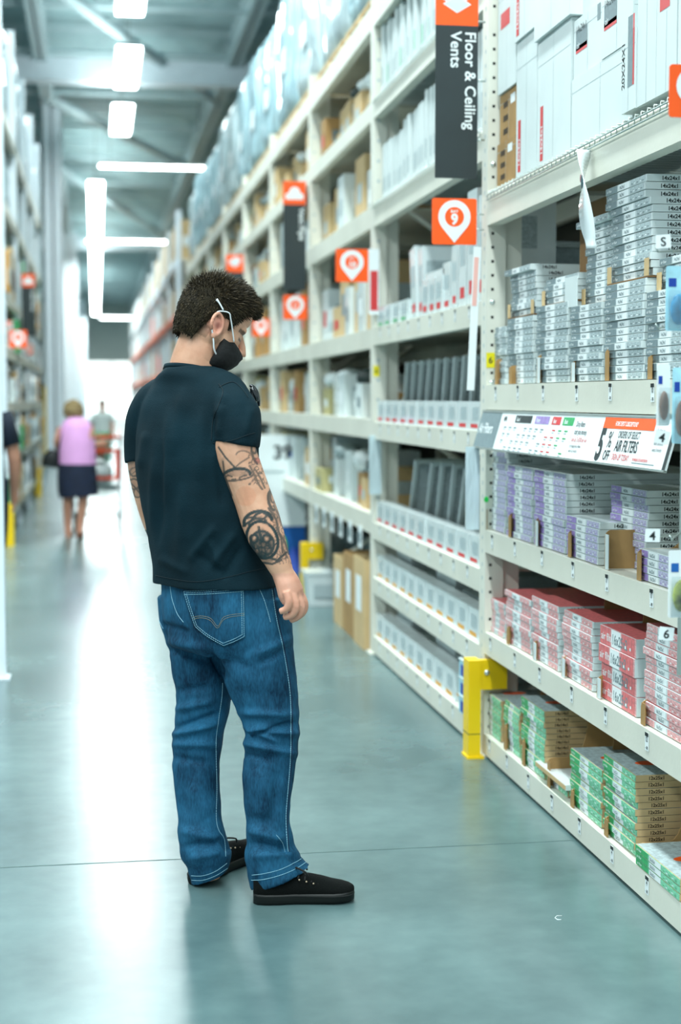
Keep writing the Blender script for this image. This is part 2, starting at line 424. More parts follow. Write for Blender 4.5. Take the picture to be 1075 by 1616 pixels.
for i in range(9):
    ya, yb = POSTS[i], POSTS[i+1]
    rk = empty('pallet_rack', (0, 0, 0), label='beige steel racking bay on the right, '+POSNAME[i], cat='shelving rack', group='racking bays along the right side')
    RACKS.append(rk)
    if i == 0: upright(rk, ya, True)
    upright(rk, yb, i < 1)
    lv = LV1 if i == 0 else LV2 if i == 1 else LV3
    for (zt, zb, wr) in lv:
        bo = beam(rk, ya+0.045, yb-0.045, zt, zb, bool(wr))
        if i == 0 and zt < 2: rk['b%d' % int(zt*100)] = 1
        if i == 0: LV_B = bo; RACKS_B = globals().setdefault('BEAM1', {}); RACKS_B[zt] = bo
        if i == 1: globals().setdefault('BEAM2', {})[zt] = bo
    shade_panel(rk, ya+0.05, yb-0.05, 2.1 if i == 0 else 3.4)
for k in list(RACKS[0].keys()):
    if k.startswith('b') : del RACKS[0][k]
# run of racking beyond the cross aisle
FAR = empty('pallet_rack', (0, 0, 0), label='distant run of racking on the right with orange beams and brown loads', cat='shelving rack')
M_ORBEAM = mat('orange_beam', 'f0744a', 0.5)
for y in [31+4*k for k in range(11)]:
    m = MB(); m.box((XF+0.1, y-0.06, 0), (XF+0.2, y+0.06, 5.2), M_COLUMN); m.box((XF+1.0, y-0.06, 0), (XF+1.1, y+0.06, 5.2), M_COLUMN)
    m.build('upright', FAR)
for z in (0.9, 1.9, 3.0, 4.1):
    m = MB(); m.box((XF+0.08, 31, z), (XF+0.16, 71, z+0.14), M_ORBEAM if z < 3.5 else M_COLUMN); m.build('shelf_beam', FAR)
    m = MB(); m.box((XF+0.16, 31, z+0.1), (XF+1.1, 71, z+0.14), M_BEIGE); m.build('shelf_deck', FAR)
# yellow post guards
def guard(y, label, x=XF, s=1):
    g = empty('post_guard', (x, y, 0), label=label, cat='post guard', group='yellow rack post guards')
    m = MB(); m.box((-0.075, -0.09, 0.01), (-0.025, 0.0, 0.40), M_YELLOW); m.box((-0.076, -0.0905, 0.10), (-0.025, 0.0, 0.103), M_INK); m.build('post_plate', g)
    m = MB(); m.box((-0.025, -0.085, 0.28), (0.085, -0.052, 0.40), M_YELLOW); m.build('side_arm', g)
    m = MB(); m.box((-0.08, -0.095, 0), (-0.01, 0.005, 0.01), M_YELLOW); m.build('foot', g)
    m = MB(); m.ball((-0.0, -0.088, 0.35), (0.012, 0.007, 0.012), M_BOLT, 8); m.build('bolt', g)
    return g
guard(5.96, 'yellow steel post guard at the foot of the nearest rack post')
guard(10.97, 'yellow steel post guard beside the blue display')
# yellow location sticker and green dot on the posts
for yy, zz, nm in ((5.96, 1.60, 'nearest'), (8.46, 1.60, 'second')):
    m = MB(); m.box((-0.001, -0.047, zz-0.03), (0.035, -0.0458, zz+0.03), mat('yellow_sticker', 'ecdc12', 0.5))
    m.text('6', (0.008, -0.0473, zz-0.012), NX, NZ, 0.035, M_INK, 0.02)
    m.build('location_sticker', RACKS[0 if yy < 6 else 1], (XF, yy, 0))
m = MB(); m.ball((XF+0.0, 5.90, 1.045), (0.01, 0.003, 0.012), M_GREENDOT, 10); m.build('green_sticker', RACKS[0])

# ------------------------------------------------------------------ price tags (parts of the shelf beams)
def tag_mesh(txt, w_=0.027, h_=0.052):
    m = MB(); m.box((-0.0012, -w_/2, -h_/2), (0, w_/2, h_/2), M_SIGNWHT)
    o = Vector((-0.0013, 0, 0)); ux = -NY
    m.quad(o+NY*(w_/2)+NZ*(h_/2-0.011), ux, NZ, w_, 0.011, M_INK, 0.0004)
    m.text(txt, o+NZ*(0.0), ux, NZ, 0.021, M_INK, 0.02, 0.0005, 0.75, 'CENTER')
    for k in range(6): m.quad(o+NY*(0.002-k*0.002)+NZ*(-h_/2+0.004), ux, NZ, 0.0011, 0.009, M_INK, 0.0004)
    m.quad(o+NY*0.011+NZ*(-h_/2+0.006), ux, NZ, 0.005, 0.0015, M_GREYINK, 0.0004)
    return m.mesh('price_tag')
for zt, zb, txt, pxs, py in ((1.501, 1.404, '10', (783, 818, 858, 911, 964, 1031), 615), (0.922, 0.832, '17', (777, 813, 856, 905, 959, 1030), 900),
                        (0.509, 0.421, '12', (774, 812.6, 852, 903, 957, 1023), 1100), (0.094, 0.012, '4', (772, 800, 834, 871.5, 915.5, 967.6, 1023.6), 1300)):
    me = tag_mesh(txt)
    for px in pxs:
        y = atX(px, py, XF).y
        o = bpy.data.objects.new('price_tag', me); scene.collection.objects.link(o); o.parent = BEAM1[zt]
        o.location = (-0.001, y, zt-0.034+random.uniform(-0.003, 0.003)); o.rotation_euler = (random.uniform(-0.04, 0.04), 0, 0)
me = tag_mesh('9')
for zt in (0.106, 0.44, 0.753, 1.315, 1.838):
    for k in range(9):
        o = bpy.data.objects.new('price_tag', me); scene.collection.objects.link(o); o.parent = BEAM2[zt]
        o.location = (-0.001, 6.2+k*0.25, zt-0.034)

# ------------------------------------------------------------------ air filters in bay one
TH_ = 0.0225
def filter_mesh(kind, W, D=0.6, h=TH_, size='14x24x1'):
    m = MB(); g = 0.0009
    side = {'white': M_WHITE, 'purple': M_WHITE, 'red': M_WHITE, 'green': M_TAN, 'redthick': M_WHITE}[kind]
    blk = {'white': M_LGREY, 'purple': M_LILAC, 'red': M_PINK, 'green': M_MINT, 'redthick': M_REDP}[kind]
    ink = {'white': M_GREYINK, 'purple': M_PURPLE, 'red': M_REDP, 'green': M_GREENINK, 'redthick': M_REDP}[kind]
    base = {'white': M_WHITE_G, 'purple': M_WHITE_G, 'red': M_WHITE_G, 'green': M_MINT, 'redthick': M_PINK}[kind]
    top = {'white': M_WHITE_G, 'purple': M_WHITE_G, 'red': M_REDP, 'green': M_LGREY, 'redthick': M_REDP}[kind]
    m.box((0.0015, -W/2+0.001, g), (D, W/2-0.001, h-g), side)
    m.box((0.0, -W/2+0.0015, g*1.6), (0.0015, W/2-0.0015, h-g*1.6), base)
    m.box((0.004, -W/2+0.004, h-g), (D-0.004, W/2-0.004, h-g*0.4), top)
    ux = -NY; o = Vector((0, W/2, g*2)); hh = h-g*4
    m.quad(o+ux*(0.01*W), ux, NZ, 0.29*W, hh, ink if kind != 'red' else blk, 0.0003)
    m.text('air filter', o+ux*(0.04*W)+NZ*(0.25*hh), ux, NZ, hh*0.62, M_SIGNWHT, 0.01, 0.0006, 1.1)
    m.quad(o+ux*(0.33*W), ux, NZ, 0.26*W, hh, M_SIGNWHT, 0.0003)
    m.text(size.replace('1', '1'), o+ux*(0.345*W)+NZ*(0.2*hh), ux, NZ, hh*0.8, M_GREYINK, 0.02, 0.0006, 0.9)
    m.quad(o+ux*(0.62*W), ux, NZ, 0.35*W, hh, blk, 0.0003)
    for k in range(5):
        m.quad(o+ux*((0.64+0.065*k)*W)+NZ*(0.25*hh), ux, NZ, 0.035*W, hh*0.16, M_SIGNWHT if k % 2 else ink, 0.0006)
    # narrow side towards the camera
    m.text(size, Vector((0.045 if kind != 'green' else 0.04, -W/2+0.001, g+0.0045)), NX, NZ, h*0.72, M_INK if kind != 'green' else M_BROWNINK, 0.03, 0.0004, 1.0)
    if kind == 'green':
        for (a, b_, r, mm) in ((0.1, 0.0, 0.05, M_ORANGE), (0.3, 0.05, 0.05, M_GREENINK)):
            m.poly([(r*math.cos(t*math.pi/8), 0.55*r*math.sin(t*math.pi/8)) for t in range(16)], (a, b_, h-g*0.3), NX, NY, mm, 0.0003)
    return m.mesh('filter_box')
FM = {}
def fmesh(kind, W, h, size='14x24x1'):
    k = (kind, round(W, 2), h, size)
    if k not in FM: FM[k] = filter_mesh(kind, W, 0.6, h, size)
    return FM[k]
STK = ['narrow stack beside the post', 'second stack from the post', 'third stack from the post', 'fourth stack from the post', 'fifth stack from the post', 'sixth stack from the post', 'seventh stack from the post']
DESC = {'white': 'grey-white filter box', 'purple': 'purple filter box', 'red': 'red filter box', 'redthick': 'thick red filter box', 'green': 'green filter box'}
SHELF = {'white': 'eye-level shelf', 'purple': 'purple shelf', 'red': 'red shelf', 'redthick': 'red shelf', 'green': 'bottom shelf'}
def stack(kind, y0, y1, z, n, inset, where, h=TH_, size='14x24x1', top_shift=0, extra=''):
    """boxes piled from z upward, y0 = near edge, y1 = far edge"""
    W = y1-y0; me = fmesh(kind, W-0.006, h, size); yc = (y0+y1)/2
    for k in range(n):
        o = bpy.data.objects.new('filter_box', me); scene.collection.objects.link(o)
        j = 0.004 if h < 0.03 else 0.006
        o.location = (XF+inset+random.uniform(-j, j)*1.3, yc+random.uniform(-j, j)*0.6, z+k*h)
        o.rotation_euler = (0, 0, random.uniform(-0.012, 0.012))
        if k == n-1 and top_shift: o.location.y += top_shift; o.location.x -= 0.02
        pos = 'topmost' if k == n-1 else (ORD[k+1]+' up')
        tag(o, '%s, %s in %s, %s' % (DESC[kind], pos, where, SHELF[kind]), 'filter box', 'stacked filter boxes on the '+SHELF[kind])
    return z+n*h
def tray(y, z, x0, D, hf, hb, label, back=True, white=False):
    """upright cardboard divider with a rounded low front, parallel to the boxes' long side"""
    t = empty('cardboard_divider', (XF+x0, y, z), label=label, cat='cardboard divider', group='cardboard dividers between the filter stacks')
    pts = [(0, 0)]
    for k in range(7):
        a = math.pi/2*k/6; pts.append((0.02-0.02*math.cos(a)*1.0, hf-0.02+0.02*math.sin(a)))
    for k in range(7):
        a = math.pi/2*k/6; pts.append((0.10+0.05*math.sin(a), hf+(hb-hf)*(1-math.cos(a))))
    pts += [(D, hb), (D, 0)]
    r1 = [Vector((x, -0.002, zz)) for x, zz in pts]; r2 = [Vector((x, 0.002, zz)) for x, zz in pts]
    m = MB(); m.rings([r1, r2], M_CARD, smooth=False); m.build('divider_panel', t)
    m = MB(); m.box((0, -0.03, 0), (0.0025, -0.002, hf*0.9), M_WHITE if white else M_CARD); m.build('front_flap', t)
    return t
def Yp(px, py, inset=0.0): return atX(px, py, XF+inset).y
def zp(px, py, inset=0.0): return atX(px, py, XF+inset).z
def cols(kind, z0, specs, yref, h=TH_, size='14x24x1'):
    for i, (pf, pn, ytop, inset, name) in enumerate(specs):
        yf, yn = Yp(pf, yref, inset), Yp(pn, yref, inset)
        n = max(1, round((zp(pf, ytop, inset)-z0)/h))
        stack(kind, yn, yf, z0, n, inset, name, h, size)
# eye-level shelf, white boxes, two tiers
zA = 1.503
yA = {}
specA = [(781, 799, 513, 0.03), (801, 842, 505, 0.03), (846, 896, 489, 0.02), (899, 949, 480, 0.02), (952, 1017, 457, 0.02), (1019, 1086, 462, 0.02)]
topz = []
for i, (pf, pn, yt, ins) in enumerate(specA):
    yf, yn = Yp(pf, 600, ins), Yp(pn, 600, ins); n = max(1, round((zp(pf, yt, ins)-zA)/TH_))
    topz.append((stack('white', yn, yf, zA, n, ins, STK[i]+', lower tier'), yn, yf))
tr_i = 0
def shelf_tray(y0, y1, z, inset, label):
    t = empty('cardboard_tray', (XF+inset, (y0+y1)/2, z), label=label, cat='cardboard tray', group='cardboard trays on the lower filter tier')
    W = (y1-y0)/2-0.002
    m = MB(); m.box((0, -W, 0), (0.58, W, 0.004), M_CARD_D); m.build('tray_floor', t)
    m = MB(); m.box((0.0, -W, 0.0045), (0.002, -W+0.035, 0.055), M_TAN); m.box((0.0, W-0.035, 0.0045), (0.002, W, 0.055), M_TAN); m.build('tray_lip', t)
def upper(i, n, label, inset=0.045, dy=0.0, n_shift=0):
    z, yn, yf = topz[i]
    shelf_tray(yn+dy, yf+dy, z+0.0006, inset-0.012, 'red-edged cardboard tray lying on the lower tier, '+label)
    return stack('white', yn+dy, yf+dy, z+0.0056, n, inset, label+', upper tier', top_shift=n_shift)
upper(1, 8, STK[1], 0.04, 0, 0.02)
upper(2, 4, STK[2], 0.05)
u3 = upper(3, 12, STK[3], 0.06, -0.03, 0.03)
u4 = upper(4, 10, STK[4], 0.04, -0.0)
z, yn, yf = topz[4]
stack('white', yn+0.03, yf+0.03, u4, 3, 0.03, 'pair lying crosswise over the fifth stack')
upper(5, 4, STK[5], 0.06)
for j, px in enumerate((778, 800, 844, 898, 951, 1018)):
    tray(Yp(px, 600), zA, 0.008, 0.5, 0.07 if j % 2 else 0.10, 0.12, 'brown cardboard divider on the eye-level shelf, %s from the post' % ORD[j+1], white=j in (2, 3))
# open brown carton and white card behind the trays
m = MB(); m.box((0, -0.14, 0), (0.004, 0.14, 0.26), M_CARD_D); m.box((0, 0.14, 0), (0.4, 0.144, 0.26), M_CARD)
tag(m.build('carton_divider', None, (XF+0.18, 5.15, topz[2][0]+0.1), (0, 0, 0.0)), 'tall brown cardboard sheet standing between the upper filter piles', 'cardboard sheet')
m = MB(); m.box((0, -0.065, 0), (0.003, 0.065, 0.10), M_WHITE)
tag(m.build('white_card', None, (XF+0.022, 4.90, topz[3][0]+0.0), (0, 0, 0)), 'plain white card standing at the front of the lower filter tier', 'card')
# shelf under the sign, purple boxes
zB = 0.924
cols('purple', zB, [(764, 799, 706, 0.03, STK[1]), (801, 841, 736, 0.02, STK[2]), (843, 893, 741, 0.02, STK[3]), (895, 947, 808, 0.02, STK[4])], 800)
cols('purple', zB, [(961.6, 1023, 765, 0.10, STK[5])], 860)
cols('purple', zB, [(1004, 1062, 869, 0.015, 'low pile nearest the camera')], 900, size='16x25x1')
for j, (px, hf) in enumerate(((763, .09), (800, .09), (842, .10), (894, .09), (952, .12), (1003, .09))):
    tray(Yp(px, 860), zB, 0.006, 0.5, hf, hf+0.1 if j > 3 else 0.12, 'brown cardboard divider on the shelf under the sign, %s from the post' % ORD[j+1], white=j in (2, 4))
m = MB(); m.box((0, -0.2, 0), (0.004, 0.2, 0.30), M_CARD_D); m.box((0, 0.2, 0), (0.3, 0.204, 0.30), M_CARD)
tag(m.build('carton_divider', None, (XF+0.2, 3.99, zB), (0, 0, 0)), 'dark brown cardboard sheet behind the low purple pile', 'cardboard sheet')
# red boxes
zC = 0.511
cols('red', zC, [(774, 796, 942, 0.03, STK[1]), (798, 838, 930, 0.02, STK[2]), (840, 882, 936, 0.02, STK[3]), (888, 935, 957, 0.02, STK[4])], 1010)
cols('redthick', zC, [(947, 1004, 984, 0.02, STK[5])], 1060, h=0.058, size='16x25x2')
cols('red', zC, [(1016, 1080, 982, 0.02, STK[6])], 1080, size='16x25x1')
for j, px in enumerate((797, 839, 884, 940, 1010)):
    tray(Yp(px, 1040), zC, 0.006, 0.5, 0.07, 0.30 if j > 1 else 0.15, 'brown cardboard divider on the red filter shelf, %s from the post' % ORD[j+1], white=j in (1, 2, 3))
# green boxes
zD = 0.096
cols('green', zD, [(759, 790, 1086, 0.02, STK[1]), (795, 820, 1105, 0.02, STK[2]), (823, 860, 1099, 0.02, STK[3])], 1170, h=0.0205, size='14x14x1')
cols('green', zD, [(862, 897, 1212, 0.03, STK[4]), (899, 950, 1177, 0.02, STK[5]), (953, 1005, 1192, 0.02, STK[6])], 1270, h=0.0205, size='12x25x1')
cols('green', zD, [(1003, 1075, 1333, -0.0, 'low pile nearest the camera')], 1370, h=0.0205, size='20x30x1')
zt_ = zD+0.0205*max(1, round((zp(862, 1212, 0.03)-zD)/0.0205))
yf, yn = Yp(845, 1230), Yp(893, 1230)
m = MB(); m.box((0, -(yf-yn)/2, 0), (0.5, (yf-yn)/2, 0.018), M_WHITE_G); m.box((-0.001, -(yf-yn)/2, 0.001), (0, (yf-yn)/2, 0.016), M_TAN)
tag(m.build('filter_box', None, (XF+0.0, (yf+yn)/2-0.0, zt_+0.0008), (0, 0, 0.0)), 'white-topped filter box lying loose on the low green pile', 'filter box')
for j, px in enumerate((792.5, 821, 861, 898, 951.5, 1004)):
    tray(Yp(px, 1260), zD, 0.006, 0.5, 0.10 if j < 3 else 0.06, 0.30 if j != 5 else 0.22, 'brown cardboard divider on the bottom shelf, %s from the post' % ORD[j+1], white=(j == 5))

# ------------------------------------------------------------------ header signs under the eye-level shelf
M_TXT = mat('dark_grey_ink', '3c4a4e', 0.5)
def header(y0, y1, name, label):
    g = empty(name, (XF-0.012, 0, 1.395), label=label, cat='sign', group='shelf header signs')
    g.rotation_euler = (0, R_(16), 0); g.scale = (1, 1, 1.14)
    m = MB(); m.box((-0.006, y0, -0.128), (0, y1, 0), M_SIGNWHT); m.box((-0.009, y0, -0.131), (0.001, y1, -0.126), M_WIRE); m.box((-0.009, y0, -0.002), (0.001, y1, 0.004), M_WIRE)
    m.build('sign_panel', g); return g
ySa, ySb, ySc = Yp(754, 670, -0.04), Yp(905, 660, -0.03), Yp(1066, 660, -0.03)
hg = header(ySb+0.002, ySa, 'header_sign', 'long white shelf header sign with a chart of coloured filter grades')
UX = -NY; O = Vector((-0.0065, 0, 0))
def at(y, z): return Vector((-0.0065, y, z))
m = MB()
m.quad(at(ySa, -0.125), UX, NZ, 0.30, 0.122, M_GREYINK, 0.0004)
m.text('Air Filters', at(ySa-0.02, -0.075), UX, NZ, 0.05, M_SIGNWHT, 0.02, 0.0008)
yy = ySa-0.33; L = yy-ySb
m.text('MPR', at(yy-0.02*L, -0.03), UX, NZ, 0.022, M_INK, 0.02, 0.0006)
for a, b_, mm, t in ((0.20, 0.44, M_SIGNBLK, 'Good'), (0.49, 0.68, M_PURPLE, 'Better'), (0.72, 0.83, M_RED, 'Best'), (0.86, 0.99, M_GREENINK, 'Basic')):
    m.quad(at(yy-a*L, -0.033), UX, NZ, (b_-a)*L, 0.024, mm, 0.0004)
    m.text(t, at(yy-(a+0.02)*L, -0.028), UX, NZ, 0.018, M_SIGNWHT, 0.02, 0.0008)
for r in range(4):
    for c in range(12):
        mm = M_GREYINK if c < 8 else M_RED if c < 10 else M_GREENINK
        if (c+r) % 5 == 3: continue
        m.quad(at(yy-(0.05+0.078*c)*L, -0.052-0.022*r), UX, NZ, 0.04*L, 0.004, mm, 0.0004)
        m.quad(at(yy-(0.05+0.078*c)*L, -0.059-0.022*r), UX, NZ, 0.028*L, 0.003, M_LILAC if c in (3, 4, 5) else M_LGREY, 0.0004)
m.build('printed_chart', hg)
hg = header(ySc, ySb-0.002, 'header_sign', 'white shelf header sign with orange bar offering five percent off')
L = ySb-ySc; s_ = L
m = MB()
def T(txt, a, z, size, mm, bold=0.015, sq=0.8): m.text(txt, at(ySb-a*L, z), UX, NZ, size, mm, bold, 0.0006, sq)
T('Dirty filters', 0.03, -0.034, 0.022, M_TXT, 0.006, 0.85); T('cost you money.', 0.03, -0.056, 0.022, M_TXT, 0.006, 0.85)
T('Save Up To $100 per year', 0.02, -0.077, 0.018, M_RED, 0, 0.8); T('by changing your air filters', 0.02, -0.094, 0.012, M_TXT, 0.004, 0.85); T('every 1 to 3 months.', 0.02, -0.108, 0.012, M_TXT, 0.004, 0.85)
m.quad(at(ySb-0.33*L, -0.034), UX, NZ, 0.49*L, 0.030, M_ORANGE, 0.0004)
T('HOME DEPOT SUBSCRIPTIONS*', 0.45, -0.026, 0.017, M_SIGNWHT, 0.02, 0.78)
T('5', 0.325, -0.118, 0.118, M_SIGNBLK, 0.035, 0.85); T('%', 0.415, -0.084, 0.062, M_SIGNBLK, 0.0, 0.9); T('OFF', 0.41, -0.118, 0.038, M_SIGNBLK, 0.01, 0.8)
T('ORDERS OF SELECT', 0.505, -0.057, 0.026, M_SIGNBLK, 0.006, 0.78); T('AIR FILTERS', 0.505, -0.092, 0.042, M_SIGNBLK, 0.012, 0.85)
T('SIGN UP TODAY', 0.505, -0.115, 0.023, M_RED, 0.004, 0.8); T('homedepot.com/subscriptions', 0.70, -0.112, 0.014, M_RED, 0.01, 0.7)
m.quad(at(ySb-0.70*L, -0.118), UX, NZ, 0.2*L, 0.002, M_GREYINK, 0.0004)
for r, t in enumerate(('Put filters on', 'autopilot with new', 'filters delivered', 'every 3 months')): T(t, 0.85, -0.036-0.016*r, 0.013, M_TXT, 0.004, 0.85)
m.quad(at(ySb-0.975*L, -0.126), UX, NZ, 0.025*L, 0.1, M_SIGNBLK, 0.0004)
m.build('printed_offer', hg)

# ------------------------------------------------------------------ white cartons on the wire deck
zW = 2.267
def carton(x0, y0, y1, z0, z1, D, mt, label, deco=None, grp='cartons on the top deck', nm='carton'):
    W = y1-y0; Hh = z1-z0; m = MB()
    m.box((0, -W/2, 0), (D, W/2, Hh), mt)
    m.box((-0.0012, -0.028, 0.0), (D*0.5, 0.028, 0.0) , mt) if False else None
    o = Vector((0, W/2, 0)); ux = -NY
    # crease and tape lines
    m.quad(o+ux*(W*0.49), ux, NZ, 0.002, Hh, M_LGREY, 0.0004)
    m.quad(o+NZ*(Hh*0.80), ux, NZ, W, 0.002, M_LGREY, 0.0004)
    m.quad(Vector((0.004, -W/2, Hh*0.5)), NX, NZ, D-0.008, 0.0018, M_LGREY, 0.0004)
    if deco == 'strip':
        m.quad(o+ux*(W*0.1)+NZ*(Hh*0.04), ux, NZ, 0.035, 0.19, M_RED, 0.0006)
        m.text('14x24x1', o+ux*(W*0.1+0.028)+NZ*(Hh*0.04+0.02), NZ, NY, 0.03, M_SIGNWHT, 0.02, 0.0010)
    if deco == 'panel':
        m.text('14x24x1', o+ux*(W*0.08)+NZ*(Hh*0.75), ux, NZ, 0.035, M_INK, 0.0, 0.0006, 0.9)
        m.quad(o+ux*(W*0.08)+NZ*(Hh*0.46), ux, NZ, 0.115, 0.065, M_GREYINK, 0.0006)
        m.quad(o+ux*(W*0.08)+NZ*(Hh*0.41), ux, NZ, 0.115, 0.022, M_RED, 0.0006)
        m.text('air', o+ux*(W*0.08+0.01)+NZ*(Hh*0.49), ux, NZ, 0.03, M_SIGNWHT, 0.0, 0.0010)
        m.quad(o+ux*(W*0.82)+NZ*(Hh*0.72), ux, NZ, 0.03, 0.05, M_GREYINK, 0.0006)
    if deco == 'tall':
        m.quad(o+ux*(W*0.45)+NZ*(Hh*0.3), ux, NZ, 0.04, 0.20, M_GREYINK, 0.0006)
        m.quad(o+ux*(W*0.45+0.042)+NZ*(Hh*0.3), ux, NZ, 0.012, 0.20, M_RED, 0.0006)
        m.text('20X24X1', o+ux*(W*0.22)+NZ*(Hh*0.3), NZ, NY, 0.035, M_INK, 0.01, 0.0006)
    if deco == 'red':
        m.quad(o+ux*(W*0.15)+NZ*(Hh*0.55), ux, NZ, W*0.5, 0.06, M_RED, 0.0006)
    if deco == 'brown':
        for k in range(3):
            m.quad(o+ux*(W*0.2)+NZ*(Hh*(0.15+0.27*k)), ux, NZ, W*0.25, Hh*0.12, M_BROWNINK, 0.0006)
            m.quad(Vector((0.1, -W/2, Hh*(0.2+0.2*k))), NX, NZ, 0.2, 0.02, M_BROWNINK, 0.0006)
        m.quad(o+ux*(W*0.6)+NZ*(Hh*0.7), ux, NZ, W*0.25, Hh*0.18, M_SIGNWHT, 0.0006)
    if deco == 'stamp':
        m.text('B', o+ux*(W*0.4)+NZ*(Hh*0.35), ux, NZ, 0.05, M_INK, 0.01, 0.0006)
    ob = m.build(nm, None, (XF+x0, (y0+y1)/2, z0+0.0))
    return tag(ob, label, 'carton', grp)
def cpx(pf, pn, yb): return Yp(pn, yb, 0.03), Yp(pf, yb, 0.03)
ya, yb = cpx(785, 813, 250)
carton(0.03, ya, yb, zW+0.002, zW+0.17, 0.5, M_CARD, 'brown printed carton on the top deck beside the post, lower one', 'brown')
carton(0.04, ya, yb, zW+0.172, zW+0.36, 0.5, M_CARD, 'brown printed carton on the top deck beside the post, upper one', 'brown')
carton(0.03, ya-0.0, yb, zW+0.362, zW+0.80, 0.5, M_WHITE, 'white carton with red print on top of the brown ones', 'red')
ya, yb = cpx(815, 847, 200)
carton(0.03, ya, yb, zW+0.002, zW+0.50, 0.5, M_WHITE, 'tall white carton next to the brown ones, red strip low on it', 'strip')
carton(0.02, ya, yb, zW+0.502, zW+0.92, 0.5, M_WHITE, 'tall white carton stacked at the top edge above the red-striped one', 'strip')
ya, yb = cpx(848, 900, 200)
carton(0.03, ya, yb, zW+0.002, zW+0.44, 0.5, M_WHITE, 'white carton with flap open, third along the top deck', 'strip')
carton(0.015, ya-0.03, yb, zW+0.442, zW+0.92, 0.5, M_WHITE, 'white carton with round stamp overhanging the open one', 'stamp')
ya, yb = cpx(903, 948, 130)
ya2, yb2 = cpx(950, 999, 130)
carton(0.03, ya2, yb, zW+0.002, zW+0.23, 0.55, M_WHITE, 'wide plain white carton lying on the wire deck', None)
carton(0.035, ya, yb, zW+0.232, zW+0.42, 0.55, M_WHITE, 'white carton with grey and red panel, left one on the wide carton', 'panel')
carton(0.028, ya2, yb2, zW+0.232, zW+0.43, 0.55, M_WHITE, 'white carton with grey and red panel, right one on the wide carton', 'panel')
carton(0.06, ya2, yb, zW+0.432, zW+0.85, 0.5, M_WHITE, 'plain white carton at the top edge above the two panelled ones', None)
ya, yb = cpx(1000, 1021, 100)
carton(-0.005, ya, yb, zW+0.012, zW+0.24, 0.5, M_WHITE, 'narrow white carton with upright grey and red label', 'tall')
ya, yb = cpx(1022, 1052, 80)
carton(0.0, ya, yb, zW+0.012, zW+0.42, 0.5, M_WHITE, 'tall white carton with dashed edge right of the narrow one', None)
ya, yb = cpx(1053, 1085, 60)
carton(0.0, ya, yb, zW+0.012, zW+0.42, 0.5, M_WHITE, 'white carton with red print at the right edge of the picture', 'red')
carton(0.0, ya-0.30, ya-0.01, zW+0.012, zW+0.42, 0.5, M_WHITE, 'white carton at the near end of the top deck, cut by the frame', None)

# twisted plastic tag hanging from the top beam
p0, p1 = atX(922, 236, XF-0.03), atX(934, 392, XF-0.03)
m = MB(); n = 28; vs = []; fs = []
for k in range(n+1):
    t = k/n; c = p0.lerp(p1, t); c.x -= 0.012*math.sin(t*math.pi)
    ang = R_(10 + 160*t); wd = 0.046*(0.35+0.65*math.sin(math.pi*min(1, 0.12+t*0.95))) 
    d = Vector((math.cos(ang)*0.55, math.sin(ang), 0)).normalized()
    nn = Vector((-d.y, d.x, 0))*0.0006
    vs += [c-d*wd+nn, c+d*wd+nn, c+d*wd-nn, c-d*wd-nn]
for k in range(n):
    for j in range(4):
        j2 = (j+1) % 4; fs.append((4*k+j, 4*k+j2, 4*k+4+j2, 4*k+4+j))
fs += [(3, 2, 1, 0), (4*n, 4*n+1, 4*n+2, 4*n+3)]
m.add(vs, fs, mat('plastic_tag', 'dfe9ea', 0.2, var=0.05, coat=0.6), True)
tagp = empty('hanging_tag', (0, 0, 0), label='twisted white plastic tag hanging from the top beam', cat='hanging tag')
m.build('plastic_strip', tagp)
m = MB(); c = p0.lerp(p1, 0.33); m.ball(c+Vector((-0.016, -0.004, 0.0)), (0.002, 0.011, 0.022), mat('teal_photo', '2e5258', 0.4, var=0.5, vscale=40), 10); m.ball(c+Vector((-0.017, 0.007, 0.012)), (0.002, 0.006, 0.013), mat('skin_photo', 'a9787a', 0.4), 10)
m.build('printed_photo', tagp)

# ------------------------------------------------------------------ aisle signs
def pin(m, cx, cz, s, y, num, o=Vector((0, 0, 0))):
    r = 0.36*s; pts = []
    for k in range(25):
        a = math.radians(-38+256*k/24); pts.append((cx+r*math.cos(a), cz+0.10*s+r*math.sin(a)))
    pts.append((cx, cz-0.46*s))
    m.poly(pts, (0, y, 0), NX, NZ, M_SIGNWHT, 0.0010)
    m.poly([(cx+0.215*s*math.cos(2*math.pi*k/24), cz+0.10*s+0.215*s*math.sin(2*math.pi*k/24)) for k in range(24)], (0, y, 0), NX, NZ, M_ORANGE, 0.0016)
    m.text('BAY', (cx, y, cz+0.19*s), NX, NZ, 0.085*s, M_SIGNWHT, 0.02, 0.0022, 1.1, 'CENTER')
    m.text(num, (cx, y, cz-0.06*s), NX, NZ, 0.32*s if len(num) < 2 else 0.25*s, M_SIGNWHT, 0.04, 0.0022, 0.95, 'CENTER')
def rrect(m, w_, h_, r, y0, y1, mt, cx=0, cz=0):
    pts = []
    for (sx, sy, a0) in ((1, 1, 0), (-1, 1, 90), (-1, -1, 180), (1, -1, 270)):
        for k in range(5):
            a = math.radians(a0+90*k/4); pts.append((cx+sx*(w_/2-r)+r*math.cos(a), cz+sy*(h_/2-r)+r*math.sin(a)))
    m.rings([[Vector((x, y0, z)) for x, z in pts], [Vector((x, y1, z)) for x, z in pts]], mt, smooth=False)
